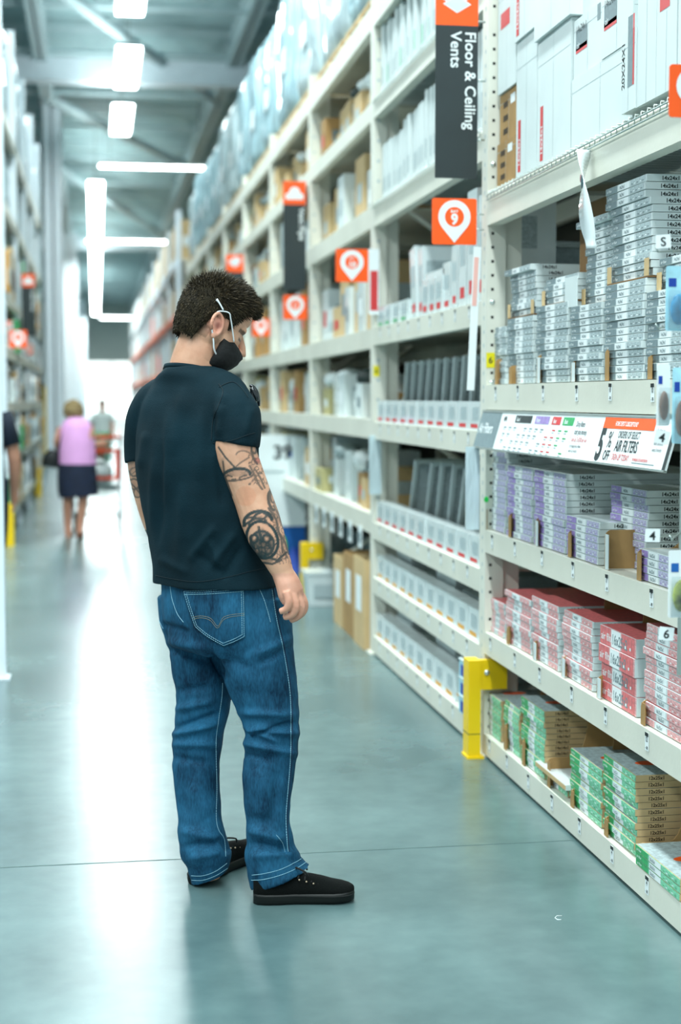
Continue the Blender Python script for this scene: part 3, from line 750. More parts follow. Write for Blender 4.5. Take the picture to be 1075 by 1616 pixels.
def bay_sign(x, y, z, s, num, label, side=1, reach=0.03):
    g = empty('bay_sign', (x, y, z), label=label, cat='sign', group='orange bay number signs')
    m = MB(); rrect(m, s, s, 0.008, -0.0015, 0.0015, M_ORANGE); pin(m, 0, 0, s, -0.0016, num); m.build('sign_plate', g)
    for q in (0.03, -0.03):
        m = MB(); m.tube([(side*(s/2-0.005), 0.004, q), (side*(s/2+reach), 0.004, q)], 0.003, M_WIRE, 6); m.build('bracket', g)
    return g
def post_sign(px0, px1, py0, py1, Y, num, label, side=1, reach=0.03):
    a = atY(px0, py0, Y); b_ = atY(px1, py1, Y)
    return bay_sign((a.x+b_.x)/2, Y, (a.z+b_.z)/2, b_.x-a.x, num, label, side, reach)
post_sign(682, 752, 313, 386, 5.89, '9', 'orange square sign with white map pin numbered nine')
post_sign(1057, 1133, 85, 203, 3.40, '8', 'orange sign cut off by the right edge of the picture')
post_sign(530, 581, 392, 446, 8.40, '10', 'orange map pin sign on the second post, right of the vertical black sign')
post_sign(447, 485, 463, 507, 10.90, '11', 'orange map pin sign just under the black vertical sign')
post_sign(398, 426, 500, 533, 13.40, '12', 'orange map pin sign right of the man\'s forehead')
def aisle_sign(px0, px1, py0, Y, zb, zt, lines, icon, label, side=1, reach=0.03):
    a = atY(px0, py0, Y); b_ = atY(px1, py0, Y); wd = b_.x-a.x; x = (a.x+b_.x)/2
    g = empty('department_sign', (x, Y, zb), label=label, cat='sign')
    Hh = zt-zb
    m = MB(); rrect(m, wd, Hh-wd, 0.003, -0.0015, 0.0015, M_SIGNBLK, 0, (Hh-wd)/2)
    zz = Hh-wd-0.012
    for k, l in enumerate(lines):
        m.text(l, (wd*(0.26-0.34*k)-0.01, -0.0016, zz-0.01), -NZ, NX, wd*0.36, M_SIGNWHT, 0.012, 0.0006)
    m.build('text_panel', g)
    m = MB(); m.box((-wd/2, -0.0015, Hh-wd), (wd/2, 0.0015, Hh), M_ORANGE)
    cz = Hh-wd/2
    if icon == 'tiles':
        for k, (dx, dz) in enumerate(((0.02, 0.035), (-0.012, 0.02), (0.0, -0.004))):
            m.poly([(dx-0.33*wd, cz+dz), (dx, cz+dz-0.2*wd), (dx+0.33*wd, cz+dz), (dx, cz+dz+0.2*wd)], (0, -0.0016, 0), NX, NZ, M_SIGNWHT, 0.0006+0.0004*k)
            m.poly([(dx-0.29*wd, cz+dz), (dx, cz+dz-0.17*wd), (dx+0.29*wd, cz+dz), (dx, cz+dz+0.17*wd)], (0, -0.0016, 0), NX, NZ, mat('pale_tile', 'cfd6d8', 0.5), 0.0008+0.0004*k)
    else:
        pts = [(-0.38*wd, cz-0.28*wd), (0.38*wd, cz-0.28*wd), (0.40*wd, cz-0.05*wd), (0.27*wd, cz-0.02*wd)]
        for k in range(9):
            aa = math.radians(180*k/8); pts.append((0.24*wd*math.cos(aa), cz+0.0*wd+0.26*wd*math.sin(aa)))
        pts += [(-0.27*wd, cz-0.02*wd), (-0.40*wd, cz-0.05*wd)]
        m.poly(pts, (0, -0.0016, 0), NX, NZ, M_SIGNWHT, 0.0006)
    m.build('icon_panel', g)
    for q in (0.2, 0.5, 0.8):
        m = MB(); m.tube([(side*(wd/2-0.004), 0.004, Hh*q), (side*(wd/2+reach), 0.004, Hh*q)], 0.004, M_WIRE, 6); m.build('bracket', g)
aisle_sign(687, 754, 150, 5.885, atY(700, 281, 5.885).z, atY(700, 38, 5.885).z+0.166, ['Floor & Ceiling', 'Vents'], 'tiles', 'tall black and orange hanging sign reading Floor & Ceiling Vents')
aisle_sign(447, 483, 300, 10.9, atY(460, 458, 10.9).z, atY(460, 286, 10.9).z, ['Vent Pipe'], 'cap', 'black vertical sign with orange top reading Vent Pipe')
aisle_sign(357, 384, 410, 15.9, atY(370, 500, 15.9).z, atY(370, 402, 15.9).z, [], 'tiles', 'small black and orange vertical sign above the man\'s hair')
# curled paper strip with red print on the second post and white strip on the first
m = MB()
m.box((-0.03, -0.002, 0), (0.03, 0, 0.36), M_SIGNWHT); m.box((-0.02, -0.0026, 0.02), (0.022, -0.0022, 0.24), M_RED)
m.text('SALE', (-0.012, -0.0028, 0.04), NZ, -NX, 0.05, M_SIGNWHT, 0.02, 0.0004) if False else None
tag(m.build('paper_strip', None, tuple(atY(590, 496, 8.38))), 'white paper strip with red print on the second rack post', 'paper strip')
pa = atY(745, 520, 5.85)
m = MB(); m.box((-0.016, -0.002, 0), (0.014, 0, 0.56), M_SIGNWHT); m.box((-0.012, -0.0028, 0.33), (0.006, -0.0022, 0.52), mat('pale_red_print', 'f0b7ac', 0.5))
tag(m.build('paper_strip', None, tuple(atY(743, 616, 5.85)), (0, R_(2.5), 0)), 'long curling white paper strip beside the nearest post', 'paper strip')
for (py0, nm) in ((700, 'second'),):
    m = MB(); m.box((-0.035, -0.003, 0), (0.035, 0, 0.33), M_WRAP2)
    tag(m.build('plastic_sleeve', None, tuple(atY(592, 780, 8.36))), 'clear plastic sleeve hanging low on the second rack post', 'plastic sleeve')
    m = MB(); m.box((-0.028, -0.003, 0), (0.028, 0, 0.33), M_WRAP2)
    tag(m.build('plastic_sleeve', None, tuple(atY(745, 836, 5.86))), 'clear plastic sleeve hanging low on the nearest rack post', 'plastic sleeve')
# clip strip with packs at the right edge
cs = empty('clip_strip', (0, 0, 0), label='wire clip strip with hooks at the right edge of the picture', cat='display hook strip')
m = MB(); q = atY(1078, 640, 3.62); m.box((q.x-0.003, q.y, 0.75), (q.x+0.012, q.y+0.004, 1.95), M_WIRE); m.box((q.x, q.y, 1.5), (XF+0.01, q.y+0.004, 1.52), M_WIRE); m.build('strip', cs)
for py in (400, 520, 660, 850):
    for dx in (-4, 18):
        p = atY(1040+dx, py, 3.60); m = MB(); m.tube([(q.x, 3.62, p.z+0.012), (p.x+0.01, 3.60, p.z+0.004), (p.x-0.01, 3.56, p.z), (p.x-0.018, 3.56, p.z+0.012)], 0.0022, M_WIRE, 6); m.build('hook', cs)
def pack(px0, px1, py0, py1, Y, mats_, label, deco=0):
    a = atY(px0, py1, Y); b_ = atY(px1, py0, Y); wd = b_.x-a.x; hh = b_.z-a.z
    g = empty('blister_pack', ((a.x+b_.x)/2, Y, a.z), label=label, cat='hanging pack')
    m = MB(); rrect(m, wd, hh, 0.006, -0.001, 0.001, mats_[0], 0, hh/2); m.build('backing_card', g)
    m = MB()
    m.ball((0, -0.006, hh*0.33), (wd*0.36, 0.010, hh*0.24), mats_[1], 12); m.build('product', g)
    m = MB(); m.quad((-wd*0.4, -0.0016, hh*0.68), NX, NZ, wd*0.3, hh*0.13, mats_[2], 0.0005); m.build('printed_mark', g)
    m = MB(); m.box((-wd*0.45, -0.016, 0.004), (wd*0.45, -0.0155, hh*0.62), M_CLEAR); m.build('clear_front', g)
M_CLEAR = mat('clear_plastic', 'eef6f8', 0.08, trans=0.95)
M_AQUA = mat('aqua_pack', 'a9dcea', 0.3, var=0.2, vscale=20); M_AQB = mat('bright_blue_pack', '2f9fd0', 0.3, var=0.3, vscale=30)
M_BRN = mat('brown_product', '8a6a5a', 0.4, var=0.3, vscale=30)
pack(1050, 1092, 420, 522, 3.55, (M_AQUA, M_AQB, M_NAVY), 'light blue hanging pack with bright blue product at the right edge')
pack(1036, 1058, 575, 672, 3.54, (M_SIGNWHT, M_BRN, M_NAVY), 'white hanging pack with brown product beside the offer sign')
pack(1060, 1090, 580, 700, 3.52, (M_AQUA, M_BRN, M_NAVY), 'hanging pack with brown product cut by the right edge')
pack(1054, 1095, 868, 975, 3.50, (M_SIGNWHT, mat('colourful_print', 'a9b04a', 0.4, var=0.8, vscale=30), M_BLUE), 'white pack with colourful corner low at the right edge')
for px, py, t in ((1047, 381, 'S'), (1045, 690, '4'), (1030, 845, '4'), (1052, 1000, '6')):
    p = atY(px, py, 3.52); m = MB(); m.box((-0.018, -0.001, -0.016), (0.018, 0.001, 0.016), M_SIGNWHT)
    m.text(t, (0, -0.0012, -0.011), NX, NZ, 0.03, M_INK, 0.02, 0.0004, 1, 'CENTER')
    m.build('scan_tag', cs, tuple(p), (0, R_(random.uniform(-12, 12)), R_(-10)))
# ------------------------------------------------------------------ second bay: vents and grilles
def vent_box(w_, h_, d_, band, kind='box'):
    m = MB(); m.box((0, -w_/2, 0), (d_, w_/2, h_), M_WHITE_G)
    o = Vector((0, w_/2, 0)); ux = -NY
    m.quad(o+ux*(w_*0.25)+NZ*(h_*0.35), ux, NZ, w_*0.5, h_*0.45, M_LGREY, 0.0006)
    m.quad(o+ux*(w_*0.1)+NZ*(h_*0.08), ux, NZ, w_*0.6, h_*0.14, band, 0.0006)
    m.quad(Vector((d_*0.1, -w_/2, h_*0.2)), NX, NZ, d_*0.6, h_*0.1, band, 0.0006)
    return m.mesh('vent_box')
def grille_mesh(w_, h_):
    """louvred return-air grille: frame plus slats; stands in the X-Z plane, faces -Y"""
    m = MB(); t = 0.012
    m.box((0, -t, 0), (0.02, t, h_), M_GRILLE); m.box((w_-0.02, -t, 0), (w_, t, h_), M_GRILLE)
    m.box((0.02, -t, 0), (w_-0.02, t, 0.02), M_GRILLE); m.box((0.02, -t, h_-0.02), (w_-0.02, t, h_), M_GRILLE)
    k = 0.03
    while k < h_-0.03:
        m.add([(0.02, -t*0.7, k), (w_-0.02, -t*0.7, k), (w_-0.02, t*0.7, k+0.016), (0.02, t*0.7, k+0.016)], [(0, 1, 2, 3)], M_LGREY); k += 0.02
    m.box((0.0, -t-0.0006, h_*0.05), (0.0, t, h_*0.2), M_RED)
    return m.mesh('vent_grille')
M_AMBER = mat('amber_print', 'e0a030', 0.45)
VB = [vent_box(0.2, 0.12, 0.08, M_RED), vent_box(0.2, 0.13, 0.08, M_AMBER), vent_box(0.19, 0.11, 0.24, M_GREENINK)]
GRW = grille_mesh(0.34, 0.33); GRB = grille_mesh(0.3, 0.40)
def rowvb(me, z, ys, x0, where, grp, cat='vent box'):
    for k, y in enumerate(ys):
        o = bpy.data.objects.new('vent_box', me); scene.collection.objects.link(o); o.location = (XF+x0+random.uniform(0, 0.006), y, z+0.0005)
        tag(o, 'small white vent carton, %s from far post, %s' % (ORD[k+1], where), cat, grp)
rng = lambda a, b, n: [a+(b-a)*k/(n-1) for k in range(n)]
rowvb(VB[0], 1.315, rng(8.28, 6.16, 11), 0.015, 'front of chest-high grille shelf', 'vent cartons fronting the chest-high shelf')
rowvb(VB[0], 0.753, rng(8.28, 6.16, 11), 0.015, 'front of knee-high grille shelf', 'vent cartons fronting the knee-high shelf')
rowvb(VB[1], 0.44, rng(8.28, 6.16, 11), 0.015, 'front of second shelf from floor', 'vent cartons fronting the second shelf')
rowvb(VB[1], 0.106, rng(8.28, 6.60, 9), 0.015, 'front of bottom shelf', 'vent cartons fronting the bottom shelf')
rowvb(VB[2], 1.838, rng(8.28, 7.66, 4), 0.015, 'shelf above the chest-high grilles', 'vent cartons on the upper shelf')
def lean(me, y, x, z, ang, label, grp, nm='vent_grille'):
    o = bpy.data.objects.new(nm, me); scene.collection.objects.link(o); o.location = (XF+x, y, z); o.rotation_euler = (R_(ang), 0, 0)
    return tag(o, label, 'vent grille', grp)
for k, y in enumerate(rng(8.15, 6.3, 11)):
    lean(GRW, y, 0.115, 1.322, 15, 'grey louvred grille leaning on the chest-high shelf, %s from the far post' % ORD[k+1], 'grilles leaning on the chest-high shelf')
for k, (y, a) in enumerate(((8.0, 26), (7.6, 24), (7.35, 20), (7.1, 20), (6.9, 24), (6.65, 30))):
    lean(GRB, y, 0.115, 0.765, a, 'grey louvred grille leaning on the knee-high shelf, %s from the far post' % ORD[k+1], 'grilles leaning on the knee-high shelf')
# thin white panel cartons standing upright
def thin_mesh(h_, w_=0.055, d_=0.4, prt=M_LGREY):
    m = MB(); m.box((0, -w_/2, 0), (d_, w_/2, h_), M_WHITE)
    m.quad((0, w_*0.3, h_*0.15), -NY, NZ, w_*0.6, h_*0.25, prt, 0.0006); m.quad((0.03, -w_/2, h_*0.1), NX, NZ, d_*0.5, h_*0.08, M_LGREY, 0.0006)
    return m.mesh('panel_carton')
TMs = [thin_mesh(h) for h in (0.30, 0.34, 0.38, 0.42)] + [thin_mesh(0.38, prt=M_MINT)]
for lvl, z, nm in (('lower wire deck', 2.526, 0), ('upper wire deck', 3.096, 1)):
    y = 8.34; k = 0
    while y > 6.1:
        mi = min(3, int((8.34-y)/0.55)) if nm == 0 else random.choice((1, 2, 4))
        o = bpy.data.objects.new('panel_carton', TMs[mi]); scene.collection.objects.link(o)
        o.location = (XF+0.03+random.uniform(0, 0.02), y, z+0.008); k += 1
        tag(o, 'thin upright white carton, %s from the far post on the %s' % (ORD[k], lvl), 'carton', 'upright white cartons, '+lvl)
        y -= 0.075 if k % 6 else 0.11
# larger pieces on the shelf under the wire deck
z = 1.8385
for k, (y, w_, h_, a) in enumerate(((7.45, 0.12, 0.36, 10), (7.30, 0.10, 0.34, 4), (6.75, 0.14, 0.22, 0), (6.60, 0.10, 0.28, 0), (6.45, 0.13, 0.40, 0), (6.28, 0.16, 0.48, 0), (6.12, 0.1, 0.44, 0))):
    m = MB(); m.box((0, -w_/2, 0), (0.3, w_/2, h_), M_WHITE_G); m.quad((0, w_*0.3, h_*0.1), -NY, NZ, w_*0.6, h_*0.12, M_RED, 0.0006); m.quad((0, w_*0.3, h_*0.45), -NY, NZ, w_*0.6, h_*0.3, M_LGREY, 0.0006)
    m.quad((0.02, -w_/2, h_*0.5), NX, NZ, 0.2, h_*0.3, M_LGREY, 0.0006); m.quad((0.05, -w_/2, h_*0.1), NX, NZ, 0.12, h_*0.1, M_RED, 0.0006)
    tag(m.build('vent_carton', None, (XF+0.03, y, z), (R_(-a), 0, 0)), 'tall white vent carton on the upper shelf, %s from the far post' % ORD[k+1], 'carton', 'tall vent cartons on the upper shelf')
for k, y in enumerate((7.15, 7.0, 6.86)):
    m = MB(); m.box((0, -0.06, 0), (0.3, 0.06, 0.17), M_WHITE_G); m.quad((0, 0.05, 0.02), -NY, NZ, 0.08, 0.03, M_RED, 0.0006); m.quad((0, 0.05, 0.07), -NY, NZ, 0.08, 0.07, M_LGREY, 0.0006)
    tag(m.build('vent_carton', None, (XF+0.02, y, z)), 'low white vent carton on the upper shelf, %s along' % ORD[k+1], 'carton', 'low vent cartons on the upper shelf')
m = MB(); m.box((0, -0.2, 0), (0.3, 0.2, 0.03), M_WHITE_G)
tag(m.build('vent_carton', None, (XF+0.03, 7.0, z+0.1715)), 'flat white carton lying across the low cartons', 'carton')
for k, (y, a) in enumerate(((7.15, 20), (7.0, 20), (6.86, 20))):
    lean(GRW, y, 0.34, 1.847, a, 'dark grille leaning at the back of the upper shelf, %s from the far post' % ORD[k+1], 'grilles at the back of the upper shelf')
# flat packs lying behind the front rows of the two lowest shelves
for lv, zz in (('second shelf up from the floor', 0.4405), ('bottom shelf', 0.1065)):
    for k, (y, n) in enumerate(((8.1, 5), (7.62, 3), (7.1, 5), (6.55, 4))):
        for q in range(n):
            m = MB(); m.box((0, -0.2, 0), (0.5, 0.2, 0.033), M_WHITE_G if q % 2 else M_WHITE)
            tag(m.build('flat_carton', None, (XF+0.115+random.uniform(-0.01, 0.01), y, zz+q*0.0335)), 'flat white carton, %s up in %s pile, back of %s' % (ORD[q+1], ORD[k+1], lv), 'carton', 'flat cartons behind the vent boxes')
for zz, lv, w0 in ((1.3155, 'chest-high', 0.475), (0.7535, 'knee-high', 0.435)):
    for k in range(5):
        m = MB(); y = 8.2-k*0.47
        e = empty('open_tray', (XF+0.47 if lv == 'chest-high' else XF+0.43, y-0.05, zz), label='brown cardboard tray at the back of the %s shelf, %s from far post' % (lv, ORD[k+1]), cat='cardboard tray', group='trays behind the grilles')
        m.box((0, -0.21, 0), (0.4, 0.21, 0.005), M_CARD); m.box((0, -0.21, 0.005), (0.004, 0.21, 0.16), M_CARD); m.box((0.396, -0.21, 0.005), (0.4, 0.21, 0.30), M_CARD); m.box((0.004, -0.21, 0.005), (0.396, -0.206, 0.2), M_CARD); m.box((0.004, 0.206, 0.005), (0.396, 0.21, 0.2), M_CARD)
        m.build('tray_body', e)
# blue bins by the yellow guard
for k in range(3):
    b0 = empty('blue_pack', (XF-0.01, 6.19, 0.1065+k*0.078), label='blue and white plastic pack near the yellow guard, %s' % ('bottom of its pile', 'middle of its pile', 'top of its pile')[k], cat='plastic pack', group='blue packs by the yellow guard')
    b0.scale = (1, 1, 0.66)
    m = MB(); m.box((0, -0.11, 0), (0.16, 0.11, 0.108), M_AQUA); m.build('body', b0)
    m = MB(); m.box((-0.004, -0.115, 0.108), (0.165, 0.115, 0.116), M_WHITE_G); m.build('lid', b0)
    m = MB(); m.box((0.02, -0.1125, 0.01), (0.14, -0.111, 0.08), M_NAVY); m.box((0.03, -0.114, 0.025), (0.13, -0.113, 0.05), M_SIGNWHT); m.box((0.03, -0.114, 0.085), (0.10, -0.113, 0.1), M_AMBER)
    m.box((-0.0015, -0.08, 0.01), (0, 0.08, 0.08), M_NAVY); m.build('label', b0)

# ------------------------------------------------------------------ bays beyond: mixed cartons
WH = [M_WHITE, M_WHITE_G, M_TAN, M_CARD, M_TAN, M_WHITE, M_GRILLE, mat('olive_carton', 'b7ae7a', 0.6)]
CNM = ['white', 'white', 'tan', 'brown', 'tan', 'white', 'grey', 'olive']
LN = {0.79: 'knee-high shelf', 1.33: 'chest-high shelf', 1.84: 'head-high shelf', 2.52: 'overhead shelf', 3.09: 'high shelf', }
BN = ['', '', 'third', 'fourth', 'fifth', 'sixth', 'seventh', 'eighth', 'ninth']
for i in range(2, 9):
    random.seed(50+i)
    for zt, gap in ((0.79, 0.42), (1.33, 0.38), (1.84, 0.54), (2.52, 0.45), (3.09, 0.38)):
        y = POSTS[i+1]-0.1; k = 0
        while y > POSTS[i]+0.3:
            w_ = random.uniform(0.16, 0.34) if i < 6 else random.uniform(0.3, 0.5)
            h_ = gap*random.uniform(0.35, 0.95); mi = random.randrange(8)
            if zt > 2.4 and random.random() < 0.6: mi = random.choice((2, 3, 2, 4))
            lip = random.random() < 0.6
            if y-w_ < POSTS[i]+0.06: break
            k += 1; m = MB(); m.box((0, -w_/2+0.004, 0), (0.45, w_/2-0.004, h_), WH[mi])
            m.quad((0, w_*0.3, h_*0.3), -NY, NZ, w_*0.5, h_*0.3, random.choice((M_LGREY, M_SIGNWHT, M_GREYINK, M_SIGNWHT, M_RED, M_LGREY)), 0.001)
            m.quad((0.05, -w_/2+0.004, h_*0.4), NX, NZ, 0.2, h_*0.3, random.choice((M_LGREY, M_SIGNWHT, M_GREYINK)), 0.001)
            tag(m.build('carton', None, (XF+0.02+random.uniform(0, 0.12), y-w_/2, zt+0.0005)),
                '%s carton, %s from the far post on the %s, %s bay' % (CNM[mi], ORD[k], LN[zt], BN[i]), 'carton', 'cartons on the %s, %s bay' % (LN[zt], BN[i]))
            if lip and h_ < gap*0.6:
                hh = gap*0.9-h_; 
                m = MB(); m.ball((0.12, 0, hh*0.4), (0.10, w_*0.32, hh*0.4), random.choice((M_WHITE_G, M_DARK, M_GRILLE, M_WHITE_G)), 10)
                tag(m.build('pipe_fitting', None, (XF+0.04, y-w_/2, zt+h_+0.001)), 'rounded duct fitting on the %s carton from far post, %s, %s bay' % (ORD[k], LN[zt], BN[i]), 'duct fitting', 'loose fittings on the cartons')
            y -= w_+0.01
# open tubs of vent pipe on the floor of bay three
def open_carton(x, y, w_, d_, h_, mt, label, inner=M_WHITE):
    e = empty('open_carton', (x, y, 0), label=label, cat='carton')
    m = MB(); t = 0.006
    m.box((0, -w_/2, 0), (t, w_/2, h_), mt); m.box((d_-t, -w_/2, 0), (d_, w_/2, h_), mt); m.box((t, -w_/2, 0), (d_-t, -w_/2+t, h_), mt); m.box((t, w_/2-t, 0), (d_-t, w_/2, h_), mt); m.box((t, -w_/2+t, 0), (d_-t, w_/2-t, t), mt)
    m.build('body', e)
    m = MB(); m.box((0.001, -w_/2-0.001, h_*0.35), (d_-0.001, -w_/2-0.0002, h_*0.5), M_TAN); m.box((-0.001, -w_/4, h_*0.4), (-0.0002, w_/4, h_*0.8), M_SIGNWHT); m.build('label', e)
    m = MB(); m.box((t, -w_/2+t, h_*0.6), (d_-t, w_/2-t, h_*0.86), inner); m.build('contents', e)
open_carton(XF-0.03, 8.72, 0.36, 0.4, 0.52, M_TAN, 'tall tan open carton on the floor beside the second post')
open_carton(XF-0.02, 9.15, 0.34, 0.4, 0.50, M_CARD, 'brown open carton on the floor, second from the second post')
open_carton(XF-0.02, 9.56, 0.34, 0.4, 0.44, M_TAN, 'tan open carton with white contents on the floor under the low shelf')
bk = empty('bucket', (XF+0.02, 10.55, 0), label='white square bucket on the floor beside the yellow post guard', cat='bucket')
m = MB(); m.rings([[Vector((a*0.10, b_*0.10, 0)) for a, b_ in ((-1, -1), (1, -1), (1, 1), (-1, 1))], [Vector((a*0.12, b_*0.12, 0.22)) for a, b_ in ((-1, -1), (1, -1), (1, 1), (-1, 1))]], M_WHITE_G, smooth=False); m.build('body', bk)
m = MB(); m.box((-0.13, -0.13, 0.22), (0.13, 0.13, 0.24), M_WHITE_G); m.build('lid', bk)
m = MB(); m.quad((-0.07, -0.118, 0.06), NX, NZ, 0.14, 0.09, M_LGREY, 0.004); m.build('label', bk)
# hanging labels under the knee-high shelf of bay three
for k in range(6):
    m = MB(); m.box((-0.003, -0.06, -0.13), (0, 0.06, 0), M_SIGNWHT); m.box((-0.0045, -0.04, -0.1), (-0.003, 0.04, -0.04), M_GREYINK)
    m.build('shelf_label', RACKS[2], (XF-0.006, 8.8+k*0.36, 0.70))

# promotional display in the aisle, behind the man's hand
Yd = 12.6
a = atY(412, 690, Yd); b_ = atY(482, 830, Yd)
dp = empty('floor_display', ((a.x+b_.x)/2, Yd, 0), label='blue cardboard display with a white price board behind the man\'s forearm', cat='display stand')
w_ = b_.x-a.x
m = MB(); m.box((-w_/2-0.1, 0, b_.z), (w_/2, 0.02, a.z+0.02), M_SIGNWHT)
m.text('398', (-w_/2+0.1, -0.001, a.z-0.18), NX, NZ, 0.16, M_INK, 0.03, 0.0005, 1.0); m.quad((w_/2-0.13, -0.001, a.z-0.32), NX, NZ, 0.09, 0.2, M_BLUE, 0.001); m.quad((-w_/2, -0.001, a.z-0.30), NX, NZ, 0.2, 0.02, M_LGREY, 0.001)
m.build('price_board', dp)
m = MB(); m.box((-w_/2-0.1, 0.02, 0), (w_/2, 0.45, b_.z), M_BLUE); m.build('bin', dp)
m = MB()
m.add([(w_/2+0.005, -0.12, 0), (w_/2+0.005, 0.45, 0), (w_/2+0.005, 0.45, b_.z+0.22), (w_/2+0.005, 0.3, b_.z+0.22), (w_/2-0.16, -0.12, 0), (w_/2-0.012, 0.3, b_.z+0.22), (w_/2-0.16, 0.45, 0), (w_/2-0.012, 0.45, b_.z+0.22)], [(0, 1, 2, 3), (4, 0, 3, 5), (6, 4, 5, 7), (1, 6, 7, 2), (3, 2, 7, 5), (0, 4, 6, 1)], M_NAVY)
m.build('side_wing', dp)
m = MB(); m.ball((w_/2-0.24, -0.03, 0.20), (0.085, 0.02, 0.13), mat('lime_badge', '7be000', 0.4), 14); m.build('lime_badge', dp)

# ------------------------------------------------------------------ wrapped loads on top of the racking
def wrapped_load(x, y, z, dx, dy, h_, label, mt, grp, seed, nr=7):
    random.seed(seed)
    e = empty('wrapped_load', (x, y, z), label=label, cat='wrapped pallet load', group=grp)
    m = MB()
    for q in (-0.42, 0, 0.42): m.box((-dx/2, q*dy-0.04, 0), (dx/2, q*dy+0.04, 0.09), M_TAN)
    for q in range(5): m.box((-dx/2+q*dx/5+0.01, -dy/2, 0.09), (-dx/2+(q+1)*dx/5-0.03, dy/2, 0.11), M_TAN)
    m.build('wooden_pallet', e)
    m = MB(); per = []; n = 72; ph = random.uniform(0, 6)
    for k in range(n):
        a = 2*math.pi*k/n; c, s = math.cos(a), math.sin(a)
        r = 1/max(abs(c), abs(s))*0.5; r = min(r, 0.64)
        per.append((c*r*dx*0.97, s*r*dy*0.97, 1+0.035*math.cos(a*nr*4+ph)))
    rings = []
    for j in range(9):
        t = j/8; sc = 1.0 if 0 < j < 8 else 0.95
        rings.append([Vector((px*sc*b_*(1+0.02*math.sin(t*9+ph+k*0.3)), py*sc*b_*(1+0.02*math.sin(t*7+ph+k*0.5)), 0.115+t*(h_-0.115))) for k, (px, py, b_) in enumerate(per)])
    m.rings(rings, mt); m.build('wrapped_goods', e)
    m = MB(); m.box((-dx*0.5-0.008, -dy*0.18, h_*0.4), (-dx*0.5-0.004, dy*0.05, h_*0.55), M_SIGNWHT); m.build('paper_label', e)
cnt = 0
for i in range(1, 9):
    for q in range(2):
        y = POSTS[i]+0.66+q*1.2; cnt += 1
        hh = random.Random(i*7+q).uniform(1.12, 1.28) if i > 1 else 1.3
        wrapped_load(XF+0.56, y, 3.625, 1.04, 1.12, hh, 'blue-grey shrink-wrapped load topping the right racking, %s from the near end' % ORD[cnt], M_WRAP if (i+q) % 3 else M_WRAP2, 'wrapped loads on the right-hand racking', i*10+q)
# far run of racking
k = 0
for z, hs in ((1.04, (0.5, 0.8)), (2.04, (0.5, 0.85)), (3.14, (0.5, 0.9)), (4.24, (0.6, 1.0))):
    random.seed(int(z*100))
    for y in [32+4*j for j in range(10)]:
        k += 1; h_ = random.uniform(*hs); mt, nm = random.choice(((M_TAN, 'tan'), (M_WHITE, 'white'), (M_CARD, 'brown'), (M_ORANGE, 'orange'))) if z < 4 else (M_TAN, 'tan')
        m = MB(); m.box((0, -1.6, 0.12), (0.9, 1.6, h_), mt); m.box((0, -1.6, 0), (0.9, 1.6, 0.12), M_TAN); m.quad((0.1, -1.6, 0.3), NX, NZ, 0.5, 0.2, M_SIGNWHT, 0.002)
        tag(m.build('pallet_load', None, (XF+0.17, y+1.0, z+0.001)), '%s pallet load in the distant racking, %s bay away, %s level' % (nm, ORD[(k-1) % 10+1], ('lowest', 'second', 'third', 'top')[(k-1)//10]), 'pallet load', 'loads in the distant right-hand racking')

# ------------------------------------------------------------------ left-hand racking
XL = -0.86
lr = empty('pallet_rack', (XL, 0, 0), label='racking on the left side of the aisle, crowded with hanging goods', cat='shelving rack')
for y in (15.4, 18.0, 20.6, 23.2, 25.8):
    m = MB(); m.box((-0.08, y-0.05, 0), (0, y+0.05, 5.6), M_COLUMN); m.box((-1.0, y-0.05, 0), (-0.92, y+0.05, 5.6), M_COLUMN); m.build('upright', lr)
for z in (0.3, 0.85, 1.4, 1.95, 2.5, 3.4, 4.3):
    m = MB(); m.box((-0.06, 15.4, z-0.1), (0, 25.8, z), M_BEIGE); m.box((-1.0, 15.4, z-0.02), (-0.06, 25.8, z), M_BEIGE); m.build('shelf_beam', lr)
m = MB(); m.box((-1.05, 15.4, 0), (-1.02, 25.8, 5.0), M_SHELFSHADE); m.build('shade_panel', lr)  # dark sheet added for shade at the rear of the left shelves
random.seed(5); k = 0
LM = [(M_WHITE, 'white'), (M_WRAP2, 'clear-wrapped'), (M_TAN, 'tan'), (M_GRILLE, 'grey'), (M_DARK, 'dark'), (M_GREENINK, 'green'), (M_AMBER, 'amber'), (M_WHITE_G, 'glossy white')]
for z, gap, nm in ((0.3, 0.42, 'lowest shelf'), (0.85, 0.42, 'second shelf'), (1.4, 0.42, 'third shelf'), (1.95, 0.42, 'fourth shelf'), (2.5, 0.7, 'fifth shelf')):
    k = 0
    for yb_ in (15.47, 18.07, 20.67, 23.27):
        y = yb_
        while y < yb_+2.3:
            w_ = min(random.uniform(0.3, 0.6), yb_+2.46-y); k += 1; mt, cn = random.choice(LM); h_ = gap*random.uniform(0.5, 0.95)
            m = MB(); m.box((-0.4, 0, 0), (0, w_-0.03, h_), mt); m.quad((-0.3, 0, h_*0.3), NX, NZ, 0.2, h_*0.4, random.choice((M_SIGNWHT, M_GREYINK, M_YELLOW, M_WHITE)), 0.002)
            m.box((0, 0.05, h_*0.2), (0.003, w_-0.1, h_*0.6), random.choice((M_SIGNWHT, M_GREYINK, M_INK)))
            tag(m.build('carton', None, (XL+random.uniform(-0.04, 0.03), y, z+0.001)), '%s goods carton, %s from the near end, left racking, %s' % (cn, ORD[k], nm), 'carton', 'goods on the left racking, '+nm)
            y += w_
k = 0
